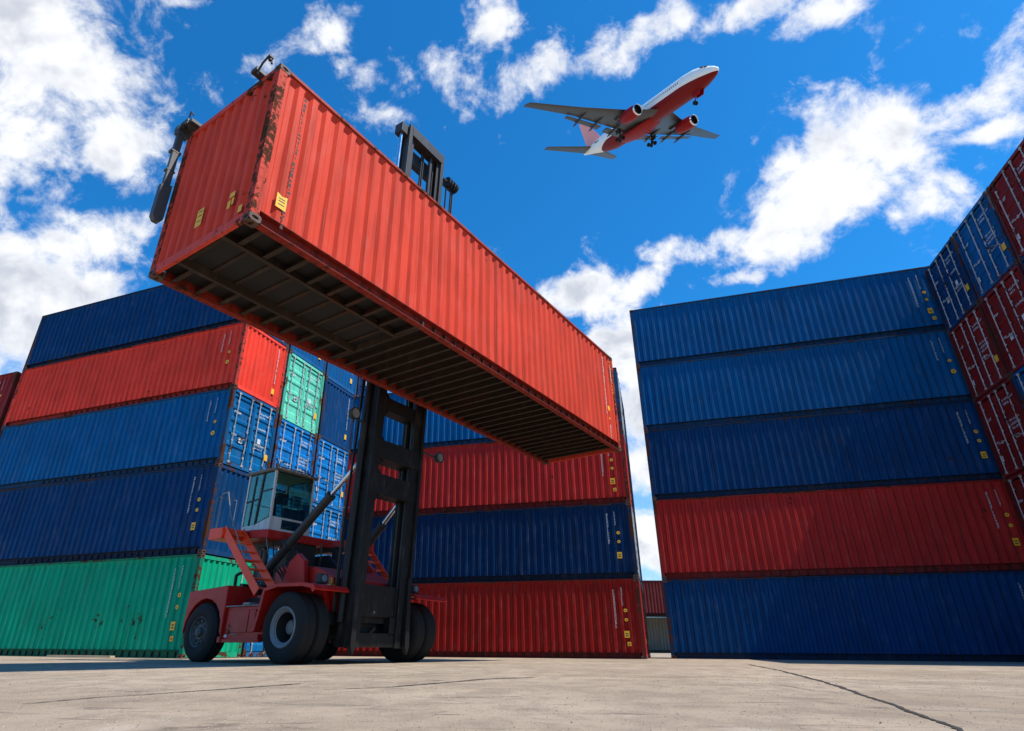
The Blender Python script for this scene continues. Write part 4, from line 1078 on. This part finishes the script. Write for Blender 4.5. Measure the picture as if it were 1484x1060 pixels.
for s in (-1, 1):
    w = MB(); foil(w, [(s*1.2,8.8,-3.6,-1.7,.85),(s*8.0,4.9,-3.3,-1.0,.50),(s*17,.9,-3.3,.1,.30),(s*28.2,-3.1,-5.4,1.45,.12),(s*28.7,-4.3,-5.6,1.55,.06)]); wo_ = w.build('wing', M['aluskin'], air, smooth=30)
    w = MB(); foil(w, [(s*2.6,-3.4,-6.0,-1.95,.22),(s*7.6,-3.1,-5.6,-1.5,.18)]); foil(w, [(s*9.2,-3.2,-5.2,-1.30,.16),(s*18.5,-3.3,-4.7,-.12,.12)]); w.build('flap', M['aluskin'], wo_, smooth=30)
    for yy in (5.5, 10.8, 15.2):
        w = MB(); z = -1.55+ (yy-5)*.115; w.prism([(1.2,z+.2),(-2.5,z-.35),(-5.6,z-.75),(-6.2,z-.70),(-4.2,z+.1),(-2,z+.35)], 1, s*yy-.14, s*yy+.14); w.build('flap_fairing', M['aluskin'], wo_)
    w = MB(); foil(w, [(s*.5,-18.6,-23.4,1.3,.30),(s*11.3,-24.6,-26.8,2.35,.10)]); w.build('tailplane', M['aluskin'], air, smooth=30)
    e_ = MB(); ec = (5.6, s*8.0, -2.75)
    e_.lathe([(3.05,1.24),(2.2,1.40),(.6,1.46),(-1.0,1.30),(-2.1,1.02)], ec, 0, 32); en = e_.build('engine', M['engine_red'], air, smooth=60)
    e_ = MB(); e_.lathe([(2.95,1.27),(3.22,1.20),(3.28,1.12),(3.15,1.04),(2.8,1.0)], ec, 0, 32); e_.build('intake_lip', M['lip'], en, smooth=60)
    e_ = MB(); e_.lathe([(2.85,1.01),(2.1,1.04),(2.0,.3),(2.5,.02)], ec, 0, 24); e_.lathe([(-2.0,1.0),(-2.0,.75),(-3.2,.5),(-3.9,.05)], ec, 0, 24); e_.build('fan', M['fan'], en, smooth=60)
    e_ = MB(); e_.prism([(7.8,-1.55),(4.9,-1.0),(0,-1.0),(1.0,-1.7),(3.5,-1.75)], 1, s*8.0-.17, s*8.0+.17); e_.build('pylon', M['aluskin'], en)
    gr = MB(); gr.tube((-2.2,s*4.7,-1.8),(-2.2,s*4.7,-4.2),.17,n=10); gr.tube((-2.2,s*3.2,-2.2),(-2.2,s*4.7,-3.6),.08,n=8); gr.tube((-2.9,s*4.7,-4.3),(-1.5,s*4.7,-4.3),.10,n=8)
    gr.prism([(-2.9,-2.0),(-1.4,-2.0),(-1.6,-3.2),(-2.7,-3.2)], 1, s*5.35, s*5.43)
    gro = gr.build('main_gear', M['fan'], air)
    for dx in (-.85, .85):
        for dy in (-.45, .45):
            k = MB(); k.lathe([(-.18,.12),(-.18,.42),(-.11,.5),(.11,.5),(.18,.42),(.18,.12)], (-2.2+dx*.82, s*4.7+dy, -4.3), 1, 16); k.build('gear_wheel', M['tyre'], gro, smooth=50)
w = MB(); foil(w, [(1.8,-14.2,-22.6,0,.45),(3.2,-16.4,-22.9,0,.40),(10.5,-23.3,-26.0,0,.16)], 'z'); w.build('tail_fin', M['finpink'], air, smooth=30)
ng = MB(); ng.tube((17.6,0,-2.0),(17.5,0,-4.3),.13,n=8)
for s in (-1, 1): ng.prism([(17.2,-2.1),(19.6,-2.1),(19.4,-3.3),(17.4,-3.3)], 1, s*.55-.04, s*.55+.04)
ngo = ng.build('nose_gear', M['engine_red'], air)
for s in (-1, 1): k = MB(); k.lathe([(-.14,.12),(-.14,.38),(-.08,.46),(.08,.46),(.14,.38),(.14,.12)], (17.5, s*.28, -4.35), 1, 16); k.build('gear_wheel', M['tyre'], ngo, smooth=50)
for s in (-1, 1):
    pw = MB(); x = 15.2; i = 0
    while x > -16.5:
        if not (3.6 < x < 4.6 or -7.2 < x < -6.6):
            r = 2.52 if x > -8 else 2.52-(-8-x)*.07; zc = 0 if x > -10 else (-10-x)*.09; z = zc+.62; yy = math.sqrt(max(.1, 1-((z-zc)/(r*1.06))**2))*r+.012
            pw.add([(x-.17, s*yy, z-.22), (x+.17, s*yy, z-.22), (x+.17, s*(yy-.05), z+.22), (x-.17, s*(yy-.05), z+.22)], [(0,1,2,3)])
        x -= .62; i += 1
    pw.build('cabin_windows', M['rubberblack'], fo, split=False)
cw_ = MB()
for s in (-1, 1):
    for (xa, xb, ya, yb, za, zb) in ((22.15,21.55,.55,.95,.95,1.30),(21.5,20.9,1.02,1.38,1.05,1.42)):
        cw_.add([(xa, s*(ya+.30), za-.10), (xb, s*(yb+.32), za), (xb-.1, s*(yb+.05), zb+.12), (xa-.15, s*(ya+.02), zb)], [(0,1,2,3)])
cw_.build('cockpit_windows', M['rubberblack'], fo)

scene.cycles.max_bounces = 5; scene.cycles.diffuse_bounces = 2; scene.cycles.glossy_bounces = 3; scene.cycles.transmission_bounces = 4
scene.cycles.caustics_reflective = False; scene.cycles.caustics_refractive = False
# ------------------------------------------------------------------ small things on the ground
p0, p1 = on_ground(152, 959.5), on_ground(268, 959.8)
d = (p1-p0)
pk = MB(); cpt = LC + lu*3.4 - lw*.55; 
pk.box((0,0,.035), (2.6, .16, .05)); tag(pk.build('wood_plank', M['wood']), 'pale timber plank lying on the concrete along the foot of the green container', 'plank')
o = bpy.data.objects['wood_plank']; o.location = cpt; o.rotation_euler = (0, 0, lrz+.02)

# smooth shading for the soft container walls is not wanted: pressed steel has crisp folds
for me in bpy.data.meshes:
    if me.name.startswith('corner_casting'):
        pass
